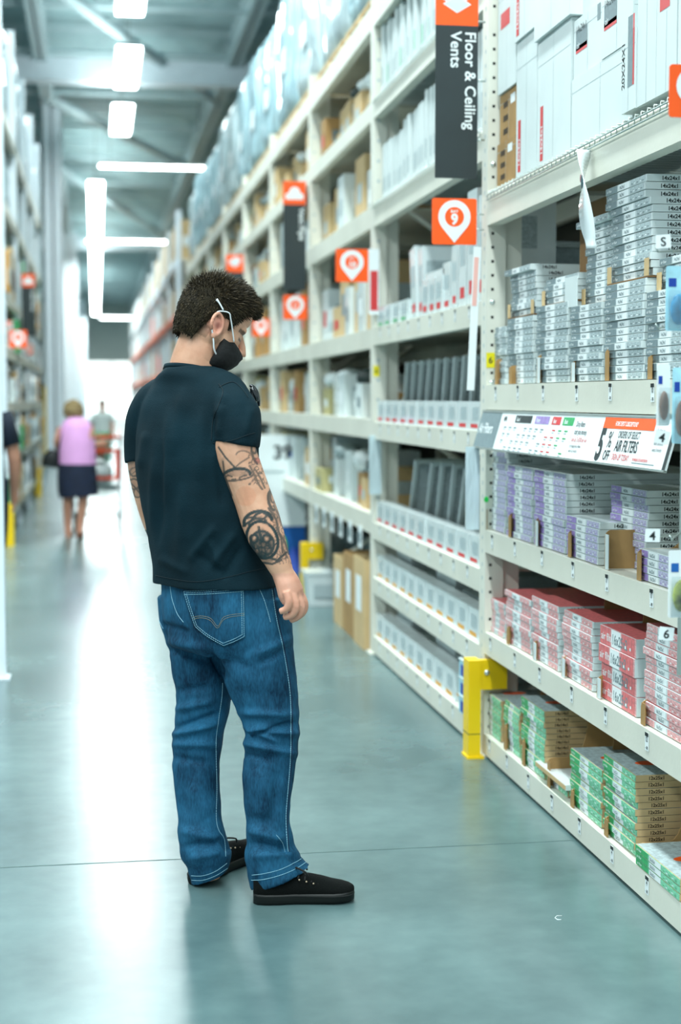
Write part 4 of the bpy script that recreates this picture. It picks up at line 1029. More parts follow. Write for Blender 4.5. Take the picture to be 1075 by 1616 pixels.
for yb_ in (15.4, 18.0, 20.6, 23.2):
    for q in (0.69, 1.91):
        wrapped_load(XL-0.5, yb_+q, 3.405, 0.86, 1.06, random.Random(k).uniform(0.74, 0.78), 'pale wrapped load on the left racking, %s from the near end, lower layer' % ORD[k+1], M_WRAP2, 'wrapped loads on the left racking', 90+k, 5)
        wrapped_load(XL-0.5, yb_+q, 4.305, 0.86, 1.06, random.Random(k+20).uniform(1.1, 1.35), 'pale wrapped load on the left racking, %s from the near end, upper layer' % ORD[k+1], M_WRAP2, 'wrapped loads on the left racking', 190+k, 5)
        k += 1
for y, nm in ((15.3, 'nearest'), (23.1, 'farther')):
    g = empty('post_guard', (XL+0.0, y, 0), label='yellow guard at the foot of the left racking, %s one' % nm, cat='post guard', group='yellow rack post guards')
    m = MB(); m.box((-0.02, -0.14, 0.0), (0.06, -0.02, 0.42), M_YELLOW); m.build('post_plate', g)
    m = MB(); m.box((-0.06, -0.10, 0.28), (-0.02, -0.055, 0.42), M_YELLOW); m.build('side_arm', g)
m = MB(); m.box((0, -0.05, 0.3), (0.03, 0.05, 1.65), M_YELLOW)
tag(m.build('yellow_post', None, (XL+0.02, 25.9, 0)), 'slim yellow upright at the far end of the left racking', 'post')
# signs on the left racking
Yl = 17.9
aisle_sign(34, 55, 440, Yl, atY(40, 530, Yl).z, atY(40, 432, Yl).z, ['Toilet Parts'], 'cap', 'black vertical sign with orange top on the left racking', -1, 0.13)
def post_sign_l(*a_): return post_sign(*a_, -1, 0.16)
post_sign_l(14, 43, 517, 553, 15.25, '3', 'orange map pin sign on the near end of the left racking')
post_sign_l(36, 52, 540, 563, 20.5, '4', 'orange sign behind the pin sign on the left racking')
post_sign_l(10, 19, 494, 526, 15.6, '', 'narrow orange sign at the far left of the picture')
# near upright at the left edge
nu = empty('pallet_rack', (0, 0, 0), label='pale steel rack end cutting down the left edge of the picture', cat='shelving rack')
p = ground(9.5, 1072)
m = MB(); m.box((p.x-0.10, p.y, 0), (p.x, p.y+0.08, 6.0), M_COLUMN); m.build('upright', nu)
m = MB(); m.box((p.x-1.06, p.y+0.0, 0), (p.x-0.98, p.y+0.08, 6.0), M_COLUMN); m.build('rear_post', nu)
m = MB(); m.box((p.x-0.12, p.y-0.03, 0), (p.x+0.02, p.y+0.1, 0.01), M_COLUMN); m.build('foot_plate', nu)
for z in (0.15, 1.2, 2.3, 3.4):
    m = MB(); m.box((p.x-0.98, p.y+0.02, z), (p.x-0.1, p.y+0.06, z+0.08), M_COLUMN); m.build('cross_brace', nu)
# ------------------------------------------------------------------ people
def smooth_union(mb, voxel, iters=6, fac=0.5, name='body'):
    """closed overlapping lofts -> one continuous skin"""
    me = mb.mesh('tmp'); o = bpy.data.objects.new('tmp', me); scene.collection.objects.link(o)
    r = o.modifiers.new('r', 'REMESH'); r.mode = 'VOXEL'; r.voxel_size = voxel; r.adaptivity = 0
    if iters:
        s = o.modifiers.new('s', 'SMOOTH'); s.factor = fac; s.iterations = iters
    dg = bpy.context.evaluated_depsgraph_get(); dg.update()
    ev = o.evaluated_get(dg)
    out = bpy.data.meshes.new_from_object(ev)
    bpy.data.objects.remove(o); bpy.data.meshes.remove(me)
    out.name = name
    while len(out.materials) > 1: out.materials.pop()
    for p in out.polygons: p.use_smooth = True; p.material_index = 0
    return out
def put(me, name, parent, mt=None, inv=True):
    o = bpy.data.objects.new(name, me); scene.collection.objects.link(o)
    if mt: me.materials.clear(); me.materials.append(mt)
    if parent is not None:
        o.parent = parent; o.matrix_parent_inverse = Matrix.Translation(-Vector(parent.location))
    return o
def ering(c, a, b, yaw, n=32, p=2.0, tilt=None):
    """superellipse ring; a along body-right, b along body-forward, yaw = heading measured from +Y towards +X"""
    f = Vector((math.sin(yaw), math.cos(yaw), 0)); r = Vector((math.cos(yaw), -math.sin(yaw), 0)); c = Vector(c)
    out = []
    for k in range(n):
        t = 2*math.pi*k/n; ct, st = math.cos(t), math.sin(t)
        x = a*math.copysign(abs(ct)**(2/p), ct); y = b*math.copysign(abs(st)**(2/p), st)
        q = c + r*x + f*y
        if tilt: q.z += tilt[0]*x + tilt[1]*y
        out.append(q)
    return out
def catmull(pts, rad, sub=4):
    P = [Vector(p) for p in pts]; R = [r if isinstance(r, (tuple, list)) else (r, r) for r in rad]
    op, orr = [], []
    for i in range(len(P)-1):
        p0, p1, p2, p3 = P[max(i-1, 0)], P[i], P[i+1], P[min(i+2, len(P)-1)]
        for k in range(sub):
            t = k/sub
            q = 0.5*((2*p1)+(p2-p0)*t+(2*p0-5*p1+4*p2-p3)*t*t+(3*p1-p0-3*p2+p3)*t**3)
            op.append(q); orr.append(tuple(R[i][j]*(1-t)+R[i+1][j]*t for j in (0, 1)))
    op.append(P[-1]); orr.append(R[-1])
    return op, orr
M_SKIN0 = mat('skin_plain', 'd9a58c', 0.5, var=0.06, vscale=12, spec=0.4)
YAW = R_(50)
fw = Vector((math.sin(YAW), math.cos(YAW), 0)); rt = Vector((math.cos(YAW), -math.sin(YAW), 0))
def P3(px, py, Y): return atY(px, py, Y)
man = empty('person', tuple(ground(400, 1415)), label='tattooed man in black T-shirt, blue jeans and black face mask looking down', cat='person')
MO = man.location

# ---- skin: arms, hands, neck, head, in one continuous mesh
sk = MB(); sm_ = M_SKIN0
# inner torso and legs (under the clothes) so that the body is whole
sk.rings([ering(P3(x, y, 4.42), a, b_, YAW, 24) for x, y, a, b_ in ((340, 960, .14, .10), (338, 900, .15, .10), (330, 850, .15, .095), (318, 760, .165, .095), (310, 690, .18, .09), (307, 640, .17, .075), (305, 610, .10, .06))], sm_)
for pts in (((390, 950, 4.35), (424, 1130, 4.335), (430, 1180, 4.33), (428, 1300, 4.31), (428, 1400, 4.30)), ((312, 950, 4.50), (320, 1130, 4.50), (312, 1180, 4.50), (316, 1290, 4.48), (328, 1388, 4.46))):
    p, r = catmull([P3(*q) for q in pts], [.07, .052, .046, .042, .038]); sk.tube(p, r, sm_, 14)
# right arm
p, r = catmull([P3(352, 640, 4.33), P3(371, 655, 4.27), P3(371, 706, 4.255), P3(384, 745, 4.25), P3(399, 785, 4.245), P3(411, 820, 4.235), P3(421, 848, 4.225), P3(437, 882, 4.215), P3(446, 903, 4.21), P3(453, 922, 4.208)],
               [.055, .060, .0585, .056, .0545, .056, .0525, .038, .031, .032]); sk.tube(p, r, sm_, 20)
# left arm
p, r = catmull([P3(246, 650, 4.52), P3(231, 665, 4.58), P3(229, 735, 4.60), P3(242, 795, 4.61), P3(256, 835, 4.64), P3(270, 870, 4.68), P3(284, 898, 4.72), P3(291, 915, 4.735)],
               [.052, .056, .052, .050, .050, .040, .031, .031]); sk.tube(p, r, sm_, 18)
# right hand: back of the hand faces the camera and to the right, fingers curl left
def hand(sk, pts_palm, fingers, thumb):
    p, r = catmull(*pts_palm); sk.tube(p, r, sm_, 16, ref=(0.6, -0.8, 0))
    for f_, rr in fingers + [thumb]:
        p, r = catmull(f_, rr, 3); sk.tube(p, r, sm_, 10)
HY = 4.205
hand(sk, ([P3(448, 905, HY+.004), P3(454, 920, HY), P3(459, 935, HY-.002), P3(463, 946, HY)], [(.026, .031), (.031, .038), (.031, .042), (.024, .038)]),
     [([P3(452, 934, HY-.032), P3(456, 950, HY-.040), P3(452, 961, HY-.036), P3(442, 965, HY-.026)], [.0122, .0118, .0108, .0092]),
      ([P3(461, 938, HY-.024), P3(467, 957, HY-.032), P3(461, 970, HY-.026), P3(448, 974, HY-.014)], [.0130, .0124, .0114, .0096]),
      ([P3(468, 938, HY-.010), P3(476, 957, HY-.014), P3(471, 972, HY-.008), P3(458, 979, HY+.002)], [.0130, .0126, .0114, .0096]),
      ([P3(471, 934, HY+.010), P3(480, 950, HY+.010), P3(479, 965, HY+.014), P3(468, 975, HY+.020)], [.0128, .0122, .0110, .0094])],
     ([P3(455, 915, HY+.028), P3(463, 935, HY+.042), P3(464, 953, HY+.044), P3(459, 965, HY+.040)], [.013, .0125, .0108, .009]))
LY = 4.745
hand(sk, ([P3(288, 908, LY), P3(296, 930, LY), P3(303, 950, LY), P3(306, 958, LY)], [(.024, .031), (.026, .036), (.025, .038), (.020, .034)]),
     [([P3(303+2*k, 955, LY-.03+.02*k), P3(308+2*k, 972, LY-.03+.02*k), P3(316+2*k, 980, LY-.03+.02*k), P3(326+2*k, 978, LY-.03+.02*k)], [.0115, .011, .010, .0085]) for k in range(4)],
     ([P3(290, 925, LY-.035), P3(296, 945, LY-.045), P3(302, 960, LY-.045), P3(308, 970, LY-.04)], [.013, .0125, .011, .009]))
# neck
NB = P3(308, 612, 4.45)
HEADY = 4.43
HC = P3(340, 499, HEADY)                      # centre of the cranium
hyaw = R_(76); hp = R_(30); HS = 1.08
hf = Vector((math.sin(hyaw), math.cos(hyaw), 0)); hr = Vector((math.cos(hyaw), -math.sin(hyaw), 0))
fx = hf*math.cos(hp) - NZ*math.sin(hp); fz = hf*math.sin(hp) + NZ*math.cos(hp)
def HP(x, y, z): return HC + (fx*x + hr*(-y) + fz*z)*HS      # x forward, y left, z up in the head's own frame
p, r = catmull([P3(304, 622, 4.45), P3(308, 590, 4.44), P3(313, 562, 4.43), P3(321, 534, 4.43), P3(336, 500, 4.43)], [(.078, .078), (.080, .080), (.073, .072), (.066, .065), (.05, .05)]); sk.tube(p, r, sm_, 22)
p, r = catmull([P3(270, 614, 4.50), P3(305, 602, 4.45), P3(345, 614, 4.38)], [.035, .05, .035]); sk.tube(p, r, sm_, 18)
HM = Matrix((fx, -hr, fz)).transposed()
def hball(c, r, n=20): sk.ball(HP(*c), tuple(k*HS for k in r), sm_, n, HM)
hball((-.004, 0, .0), (.096, .075, .088)); hball((.035, 0, -.035), (.058, .062, .075)); hball((.028, 0, -.080), (.052, .050, .045)); hball((.052, 0, -.106), (.034, .030, .026))
hball((.0, .0, -.055), (.055, .064, .05))
hball((.070, .022, .0), (.020, .026, .016)); hball((.070, -.022, .0), (.020, .026, .016))
hball((.062, 0, .03), (.032, .05, .035))
hball((.072, 0, -.070), (.022, .024, .016)); hball((.055, .035, -.038), (.022, .020, .02)); hball((.055, -.035, -.038), (.022, .020, .02))
sk.tube([HP(.080, 0, -.002), HP(.092, 0, -.018), HP(.108, 0, -.036), HP(.118, 0, -.048), HP(.102, 0, -.057), HP(.082, 0, -.055)], [.009, .0095, .011, .012, .013, .010], sm_, 12)
for s in (-1, 1): hball((.094, s*.011, -.051), (.010, .008, .007), 12)
# ears
for s in (1, -1):
    ex, ez = -.004, -.034
    ring = []
    for k in range(15):
        a = R_(-70+300*k/14)
        ring.append(HP(ex-.004+.020*math.cos(a)*0.9-.006*math.sin(a), s*(.079+.010*max(0, -math.cos(a)+.3)), ez+.028*math.sin(a)))
    sk.tube(ring, [.0055]*15, sm_, 8)
    hball((ex+.000, s*.070, ez), (.016, .008, .025), 12)
    hball((ex+.004, s*.079, ez-.028), (.009, .005, .010), 10)
skin = smooth_union(sk, 0.0029, 3, 0.5, 'body')
body = put(skin, 'body', man)
# tattoo ink, skin tone and the painted shade of the ear hollow, per vertex
def seg(px, py, pts, w_):
    best = 1e9
    for i in range(len(pts)-1):
        ax, ay = pts[i]; bx, by = pts[i+1]; dx, dy = bx-ax, by-ay; t = max(0, min(1, ((px-ax)*dx+(py-ay)*dy)/(dx*dx+dy*dy+1e-9)))
        best = min(best, math.hypot(px-ax-t*dx, py-ay-t*dy))
    return max(0, min(1, (w_-best)/0.9+0.5))
def ell(cx, cy, a, b_, rot=0, t0=0, t1=360, n=26):
    c, s = math.cos(R_(rot)), math.sin(R_(rot)); o = []
    for k in range(n+1):
        t = R_(t0+(t1-t0)*k/n); x, y = a*math.cos(t), b_*math.sin(t); o.append((cx+x*c-y*s, cy+x*s+y*c))
    return o
TAT = [ # (polyline in the upper/lower arm's flat layout, half-width, darkness)
 (ell(372, 752, 23, 12, -12, 175, 365), 2.0, .8), (ell(374, 752, 26, 6, -8, 0, 180), .9, .6), ([(345, 706), (356, 722), (371, 738)], .9, .7), ([(352, 728), (354, 748), (366, 782)], .9, .6),
 ([(354, 754), (360, 750), (366, 752)], .8, .6), ([(366, 757), (372, 756)], .7, .6), ([(378, 754), (384, 751), (390, 750)], .8, .6), (ell(386, 722, 14, 10, 20, 180, 330), .7, .4), ([(371, 738), (380, 730), (393, 722)], .7, .45),
 ([(397, 712), (400, 724), (406, 732)], 1.4, .55), (ell(401, 708, 4, 8, 0), 1.0, .6), ([(394, 735), (402, 750), (408, 764), (414, 772)], 1.1, .5), ([(402, 740), (410, 752), (418, 770)], .9, .5),
 (ell(430, 790, 6, 15, -10, 90, 330), 1.8, .65), (ell(431, 784, 4, 9, 0), .8, .6), ([(424, 802), (436, 820), (440, 840)], 1.2, .6), ([(432, 798), (441, 815), (448, 835)], 1.0, .5), ([(426, 772), (434, 786), (440, 800)], .9, .5), ([(428, 806), (434, 812), (430, 822)], .8, .5),
 (ell(407, 822, 22, 15, -12, 170, 370), 2.0, .85), (ell(407, 827, 14, 9, -12, 180, 360), 1.2, .75), ([(384, 830), (396, 822), (404, 812), (414, 808), (426, 816)], 1.3, .8), ([(388, 818), (400, 816), (414, 820), (424, 812)], 1.1, .7),
 (ell(414, 852, 24, 30, -22), 1.8, .9), (ell(414, 858, 18, 20, -20), 1.6, .8), (ell(401, 850, 6, 6), 1.4, .85), (ell(421, 850, 6, 6), 1.4, .85), ([(396, 868), (410, 864), (428, 866), (436, 858)], .9, .8), ([(402, 876), (414, 872), (430, 874)], .9, .8), ([(408, 862), (410, 880)], .8, .8), ([(418, 862), (420, 880)], .8, .8), ([(427, 860), (429, 876)], .8, .8),
 ([(408, 832), (412, 848), (411, 858)], 1.8, .8), ([(424, 880), (438, 884), (452, 872)], 1.4, .75), ([(416, 888), (430, 890), (444, 884)], 1.2, .7), ([(440, 840), (450, 856), (456, 874)], 1.2, .6), ([(436, 832), (444, 850), (446, 872)], 1.0, .6), ([(449, 846), (445, 862), (454, 880)], .9, .5),
]
SHADE = [(414, 862, 20, 22, .85), (411, 846, 9, 14, .6), (400, 742, 6, 16, .2), (352, 735, 4, 14, .15), (437, 812, 6, 22, .3), (407, 818, 18, 5, .3), (374, 747, 20, 5, .25), (431, 786, 5, 10, .25), (424, 882, 9, 7, .35), (443, 862, 7, 16, .18)]
HOLES = [(401, 849, 4, 4), (421, 850, 4, 4), (404, 833, 6, 5), (420, 829, 5, 4)]
TATL = [(ell(213, 745, 8, 7), 1.4, .55), (ell(211, 764, 9, 8), 1.6, .6), ([(200, 740), (210, 752), (220, 748)], 1.2, .6), ([(204, 760), (214, 770), (222, 780)], 1.4, .6), ([(206, 750), (216, 742), (222, 756)], 1.0, .5), (ell(217, 778, 6, 7), 1.2, .55)]
ca = skin.color_attributes.new('pigment_and_shade', 'FLOAT_COLOR', 'POINT')
base = Vector(lin('deaa8c')[:3]); ink = Vector(lin('22393d')[:3]); pink = Vector(lin('d98c7c')[:3]); palm = Vector(lin('dd9f8c')[:3]); lip = Vector(lin('e08a5f')[:3])
for i, v in enumerate(skin.vertices):
    px, py = proj(v.co); c = base.copy(); d = 0
    n = v.normal
    vis = n.dot((CO-v.co).normalized()) > -0.1
    if vis and 335 < px < 465 and 695 < py < 900 and v.co.y < 4.34:
        for pl, wd, dk in TAT: d = max(d, dk*seg(px, py, pl, wd+.5))
        sh = 0
        for cx, cy, a, b_, k in SHADE:
            q = math.hypot((px-cx)/a, (py-cy)/b_); sh = max(sh, k*max(0, min(1, (1.1-q)*3)))
        for cx, cy, a, b_ in HOLES:
            q = math.hypot((px-cx)/a, (py-cy)/b_)
            if q < 1: sh *= q*q; d *= q
        nn = noise.noise(v.co*55); rg_ = 1-min(1, abs(noise.noise(v.co*85+Vector((3, 1, 7))))*5.5)
        d = max(d, sh*(.62+0.5*nn+.5*rg_))
        if (px > 424+(py-770)*.12 and 765 < py < 890) or (712 < py < 765 and px > 392): d = max(d, .62*rg_)
        if math.hypot(px-406, py-727) < 5: c = c.lerp(Vector(lin('c24a48')[:3]), .6)
        if math.hypot(px-388, py-783) < 16: c = c.lerp(lip, .25)
    elif vis and px < 240 and 725 < py < 800:
        for pl, wd, dk in TATL: d = max(d, dk*seg(px, py, pl, wd))
        d = max(d, 0.22+0.2*noise.noise(v.co*40)) if py < 785 else d
    elif vis and px < 262 and 836 < py < 900: d = 0.75 if noise.noise(v.co*25) > -0.25 else 0.2
    if py > 905 and px > 425: c = c.lerp(palm, .5)
    for s in (1,):
        e = (v.co-HP(-.006, -.082, -.03)).length
        if e < .045: c = c.lerp(pink, .55*(1-e/.045)+.15)
    e2 = math.hypot((v.co-HP(-.002, -.076, -.034)).dot(fx), (v.co-HP(-.002, -.076, -.034)).dot(fz))
    if e2 < .012 and (v.co-HC).dot(hr) > 0: c = c.lerp(Vector(lin('84433a')[:3]), .75*(1-(e2/.012)**2))  # shade inside the ear hollow, painted into the skin colour
    # stubble and shaved nape, eyebrows
    lx = (v.co-HC).dot(fx)/HS; ly = -(v.co-HC).dot(hr)/HS; lz = (v.co-HC).dot(fz)/HS
    if py < 620:
        if -.02 < lx < .09 and -.125 < lz < -.06: c = c.lerp(Vector(lin('8f6a50')[:3]), .38*max(0, min(1, (lx-.0)/.03)))
        if abs(lz+.008) < .0055 and .055 < lx and .012 < abs(ly) < .052: c = c.lerp(Vector(lin('3c2a1c')[:3]), .8)
        if abs(lz+.028) < .0035 and .055 < lx and .018 < abs(ly) < .045: c = c.lerp(Vector(lin('2a1c16')[:3]), .8)
        if lx < -.01 and lz < -.045 and lz > -.075: c = c.lerp(Vector(lin('6b4c38')[:3]), .5)
    d = max(0, min(.96, d)); c = c.lerp(ink, 1-(1-d)**1.9)
    ca.data[i].color = (c.x, c.y, c.z, 1)
ms = bpy.data.materials.new('tattooed_skin'); ms.use_nodes = True; nt = ms.node_tree; b = nt.nodes['Principled BSDF']
at_ = nt.nodes.new('ShaderNodeAttribute'); at_.attribute_name = 'pigment_and_shade'
tcn = nt.nodes.new('ShaderNodeTexCoord'); nzn = nt.nodes.new('ShaderNodeTexNoise'); nzn.inputs['Scale'].default_value = 25; nzn.inputs['Detail'].default_value = 5
nt.links.new(tcn.outputs['Object'], nzn.inputs['Vector'])
mxn = nt.nodes.new('ShaderNodeMix'); mxn.data_type = 'RGBA'; mxn.blend_type = 'MULTIPLY'; mxn.inputs[0].default_value = 1
rpn = nt.nodes.new('ShaderNodeValToRGB'); rpn.color_ramp.elements[0].color = (.86, .78, .74, 1); rpn.color_ramp.elements[1].color = (1, 1, 1, 1); rpn.color_ramp.elements[0].position = .3; rpn.color_ramp.elements[1].position = .65
nt.links.new(nzn.outputs['Fac'], rpn.inputs[0]); nt.links.new(at_.outputs['Color'], mxn.inputs[6]); nt.links.new(rpn.outputs[0], mxn.inputs[7]); nt.links.new(mxn.outputs[2], b.inputs['Base Color'])
b.inputs['Roughness'].default_value = 0.48; b.inputs['Subsurface Weight'].default_value = 0.12; b.inputs['Subsurface Radius'].default_value = (.02, .008, .005)
bpn = nt.nodes.new('ShaderNodeBump'); bpn.inputs['Strength'].default_value = .12; bpn.inputs['Distance'].default_value = .003
nz2 = nt.nodes.new('ShaderNodeTexNoise'); nz2.inputs['Scale'].default_value = 180; nt.links.new(tcn.outputs['Object'], nz2.inputs['Vector']); nt.links.new(nz2.outputs['Fac'], bpn.inputs['Height']); nt.links.new(bpn.outputs[0], b.inputs['Normal'])
skin.materials.clear(); skin.materials.append(ms)

# ---- hair: a cap hugging the skull plus short tufts
M_HAIR = mat('dark_brown_hair', '2a2417', 0.7, var=0.5, vscale=60, bump=0.8, bscale=260, spec=0.2)
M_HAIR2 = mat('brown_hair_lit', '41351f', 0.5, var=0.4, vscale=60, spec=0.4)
hm = MB()
random.seed(3)
def hair_z(lx, ly):                          # lower hairline height in head frame as a function of lx
    if lx > .062: return .048
    if lx > .040: return -.012+(.062)*((lx-.040)/.022)
    if lx > .022: return -.030
    if lx > -.022: return -.004
    if lx > -.040: return -.004-(.075)*((-.022-lx)/.018)
    return -.092
def skull(e, cx):
    if e >= -20 or cx > -.2: return math.cos(R_(e)), .092*math.sin(R_(e))
    return math.cos(R_(20))-.0042*(-20-e), -.092*math.sin(R_(20))-.0015*(-20-e)
cap = MB()
n, mrings = 48, 26
rings = []
for j in range(mrings+1):
    ring = []
    for k in range(n):
        b_ = 2*math.pi*k/n
        # march from the crown down to the hairline
        cx, cy = math.cos(b_), math.sin(b_)
        # find the hairline elevation
        lo = None
        for e in range(90, -74, -2):
            rad_, Z = skull(e, cx); X = -.004+.099*rad_*cx; Y_ = .078*rad_*cy
            if Z < hair_z(X, Y_): break
            lo = e
        lo = lo if lo is not None else 60
        e = 88-(88-lo)*(j/mrings); er = R_(e)
        off = .005*min(1, (1-j/mrings)*6+.15)+.014*max(0, math.sin(er))*(1 if cx > -.3 else .6)
        nzv = 0.002*noise.noise(Vector((cx*4, cy*4, e*.08)))
        # fringe pushed forward
        fwd = .012*max(0, cx)*max(0, math.sin(er))
        rad_, zz_ = skull(e, cx); ring.append(HP(-.004+(.097+off+nzv)*rad_*cx+fwd, (.0765+off*.8+nzv)*rad_*cy, zz_*(.97)+(off+nzv)*math.sin(er)-.002))
    rings.append(ring)
inner = [[HC+(q-HC)*0.90 for q in r] for r in reversed(rings)]
cap.rings(rings+inner, M_HAIR)
def tuft(o, d, L, w_, mt, curl):
    d = d.normalized(); side = d.cross(Vector((random.uniform(-1, 1), random.uniform(-1, 1), random.uniform(-1, 1)))).normalized()
    up = side.cross(d)
    pts = []
    for t, ww in ((0, 1), (.55, .75), (1, .1)):
        c = o+d*L*t+curl*(L*t*t); pts.append([c+side*w_*ww, c-side*w_*ww*.5+up*w_*ww*.8, c-side*w_*ww*.5-up*w_*ww*.8])
    cap.rings(pts, mt, smooth=True)
cnt_t = 0
while cnt_t < 8500:
    k = random.random()*n; j = random.random()**0.6*mrings
    k0, j0 = int(k) % n, int(j); o = rings[j0][k0].lerp(rings[min(j0+1, mrings)][(k0+1) % n], random.random())
    o = o + Vector((random.uniform(-1, 1), random.uniform(-1, 1), random.uniform(-1, 1)))*.002
    lx = (o-HC).dot(fx)/HS; ly = -(o-HC).dot(hr)/HS; lz = (o-HC).dot(fz)/HS
    nrm = (o-HC).normalized()
    topness = max(0, min(1, (lz+.0-.3*lx*0)/.085))**1.3
    back = lx < -.02
    comb = fx*(0.9 if not back else 0.25)+fz*(-.7+.8*min(1, topness*1.8))
    d = nrm*(.30+.45*topness)+comb*.85 + Vector((random.uniform(-1, 1), random.uniform(-1, 1), random.uniform(-1, 1)))*.22
    L = (.007+.020*topness+(.006 if lx > .05 and topness > .2 else 0))*random.uniform(.7, 1.25)
    cnt_t += 1
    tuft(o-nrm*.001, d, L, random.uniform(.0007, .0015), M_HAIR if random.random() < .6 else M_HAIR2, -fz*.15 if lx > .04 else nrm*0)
put(cap.mesh('hair'), 'hair', man)

# ---- face mask with white ear loops
M_MASK = mat('black_mask_cloth', '060809', 0.8, bump=0.2, bscale=120)
mk = MB(); rings = []
for (x, z, hw, up) in ((.092, -.060, .020, .030), (.096, -.064, .042, .028), (.092, -.074, .048, .024), (.090, -.086, .054, .014), (.080, -.104, .055, .004), (.064, -.124, .048, 0), (.044, -.138, .030, -.0)):
    r = []
    for k in range(13):
        a = R_(-90+180*k/12); r.append(HP(.034+(x+.026-.034)*math.cos(a)**.75 if math.cos(a) > 1e-6 else .034, hw*1.24*math.sin(a), z+up*(1-max(0, math.cos(a)))))
    for k in range(12, -1, -1):
        a = R_(-90+180*k/12); r.append(HP(.030+(x+.010-.034)*math.cos(a)**.75 if math.cos(a) > 1e-6 else .03, hw*1.05*math.sin(a), z+up*(1-max(0, math.cos(a)))))
    rings.append(r)
mk.rings(rings, M_MASK)
mask = put(mk.mesh('face_mask'), 'face_mask', man)
M_LOOP = mat('white_elastic', 'e9eef0', 0.6)
for s in (-1, 1):
    m = MB()
    p, r = catmull([HP(.060, s*.067, -.046), HP(.040, s*.074, -.024), HP(.018, s*.083, -.002), HP(.004, s*.088, .008), HP(-.020, s*.086, -.002), HP(-.024, s*.083, -.014)], [.0020]*6); m.tube(p, r, M_LOOP, 8)
    p, r = catmull([HP(-.012, s*.080, -.052), HP(.006, s*.078, -.074), HP(.020, s*.073, -.092), HP(.034, s*.066, -.100)], [.0023]*4); m.tube(p, r, M_LOOP, 8)
    o = put(m.mesh('ear_loop'), 'ear_loop', None); o.parent = mask
m = MB(); p, r = catmull([HP(-.012, -.088, .006), HP(-.030, -.086, .017), HP(-.040, -.082, .022)], [.0022, .0024, .004]); m.tube(p, r, M_LOOP, 8)
o = put(m.mesh('ear_loop'), 'ear_loop', None); o.parent = mask
for oo in (c for c in scene.collection.objects if c.name.startswith('ear_loop')): oo.matrix_parent_inverse = mask.matrix_world.inverted() if False else Matrix.Identity(4)

# ---- T-shirt
M_TEE = mat('black_tshirt', '04222b', 0.85, var=0.25, vscale=6, bump=0.25, bscale=350, spec=0.2)
ts = MB()
T = [(303, 579, .078, .080, 2), (303, 584, .088, .086, 2), (304, 591, .118, .092, 2), (308, 605, .160, .096, 2), (309, 622, .188, .104, 2.1), (309, 645, .195, .118, 2.2), (309, 690, .205, .132, 2.2), (311, 740, .205, .137, 2.2), (319, 800, .200, .138, 2.2), (327, 850, .194, .138, 2.2), (334, 890, .196, .144, 2.2), (339, 914, .203, .150, 2.2), (340, 921, .205, .152, 2.2)]
pts, _ = catmull([P3(x, y, 4.42) for x, y, *_ in T], [0.1]*len(T), 4)
prm = []
for i in range(len(T)-1):
    for k in range(4): prm.append([T[i][j]*(1-k/4)+T[i+1][j]*k/4 for j in (2, 3, 4)])
prm.append(T[-1][2:])
ts.rings([ering(c, a, b_, YAW, 56, p_) for c, (a, b_, p_) in zip(pts, prm)], M_TEE)
p, r = catmull([P3(318, 606, 4.40), P3(352, 622, 4.33), P3(371, 655, 4.275), P3(373, 690, 4.26), P3(372, 703, 4.257)], [(.055, .06), (.064, .068), (.068, .072), (.068, .070), (.068, .070)], 5); ts.tube(p, r, M_TEE, 30)
p, r = catmull([P3(300, 606, 4.44), P3(254, 630, 4.51), P3(234, 665, 4.57), P3(229, 715, 4.60), P3(229, 731, 4.60)], [(.055, .06), (.062, .066), (.066, .070), (.062, .066), (.062, .066)], 5); ts.tube(p, r, M_TEE, 30)
tee = smooth_union(ts, 0.0045, 7, 0.5, 't_shirt')
def fold(v, n, folds):
    """cloth folds: (x0,y0,x1,y1, width, amplitude) measured on the garment as laid out towards the camera side"""
    px, py = proj(v); d = 0
    for x0, y0, x1, y1, wd, am in folds:
        dx, dy = x1-x0, y1-y0; L2 = dx*dx+dy*dy; t = ((px-x0)*dx+(py-y0)*dy)/L2
        tt = max(0, min(1, t)); e = math.hypot(px-x0-tt*dx, py-y0-tt*dy)
        fade = min(1, 1.15-abs(2*tt-1)**3)
        d += am*math.exp(-(e/wd)**2)*fade
    return d
FT = [(268, 640, 262, 800, 7, .004), (258, 700, 250, 860, 5, -.004), (290, 610, 275, 720, 8, .004), (325, 690, 300, 880, 12, .003), (335, 640, 332, 720, 6, -.0015), (343, 720, 352, 800, 5, -.003), (340, 830, 300, 885, 6, .005), (330, 850, 350, 900, 5, .004), (305, 870, 350, 905, 6, -.003),
      (250, 880, 300, 905, 6, .003), (372, 840, 330, 900, 6, .005), (385, 860, 350, 915, 6, -.004), (355, 620, 340, 660, 6, .004), (352, 640, 345, 690, 5, .005), (400, 640, 385, 690, 7, .003), (230, 680, 222, 740, 6, .004), (244, 720, 238, 840, 5, .003), (290, 760, 282, 900, 8, .003), (318, 640, 314, 760, 9, .003)]
def displace(me, folds, amp, sc):
    ns = [v.normal.copy() for v in me.vertices]
    for v, n in zip(me.vertices, ns):
        face = n.dot((CO-v.co).normalized())
        d = amp*noise.noise(v.co*sc)+amp*.5*noise.noise(v.co*sc*2.3)
        if face > -.2: d += fold(v.co, n, folds)
        v.co += n*d
displace(tee, [(a, b_, c_, d_, e_*1.2, f_*2.2) for a, b_, c_, d_, e_, f_ in FT], .006, 7)
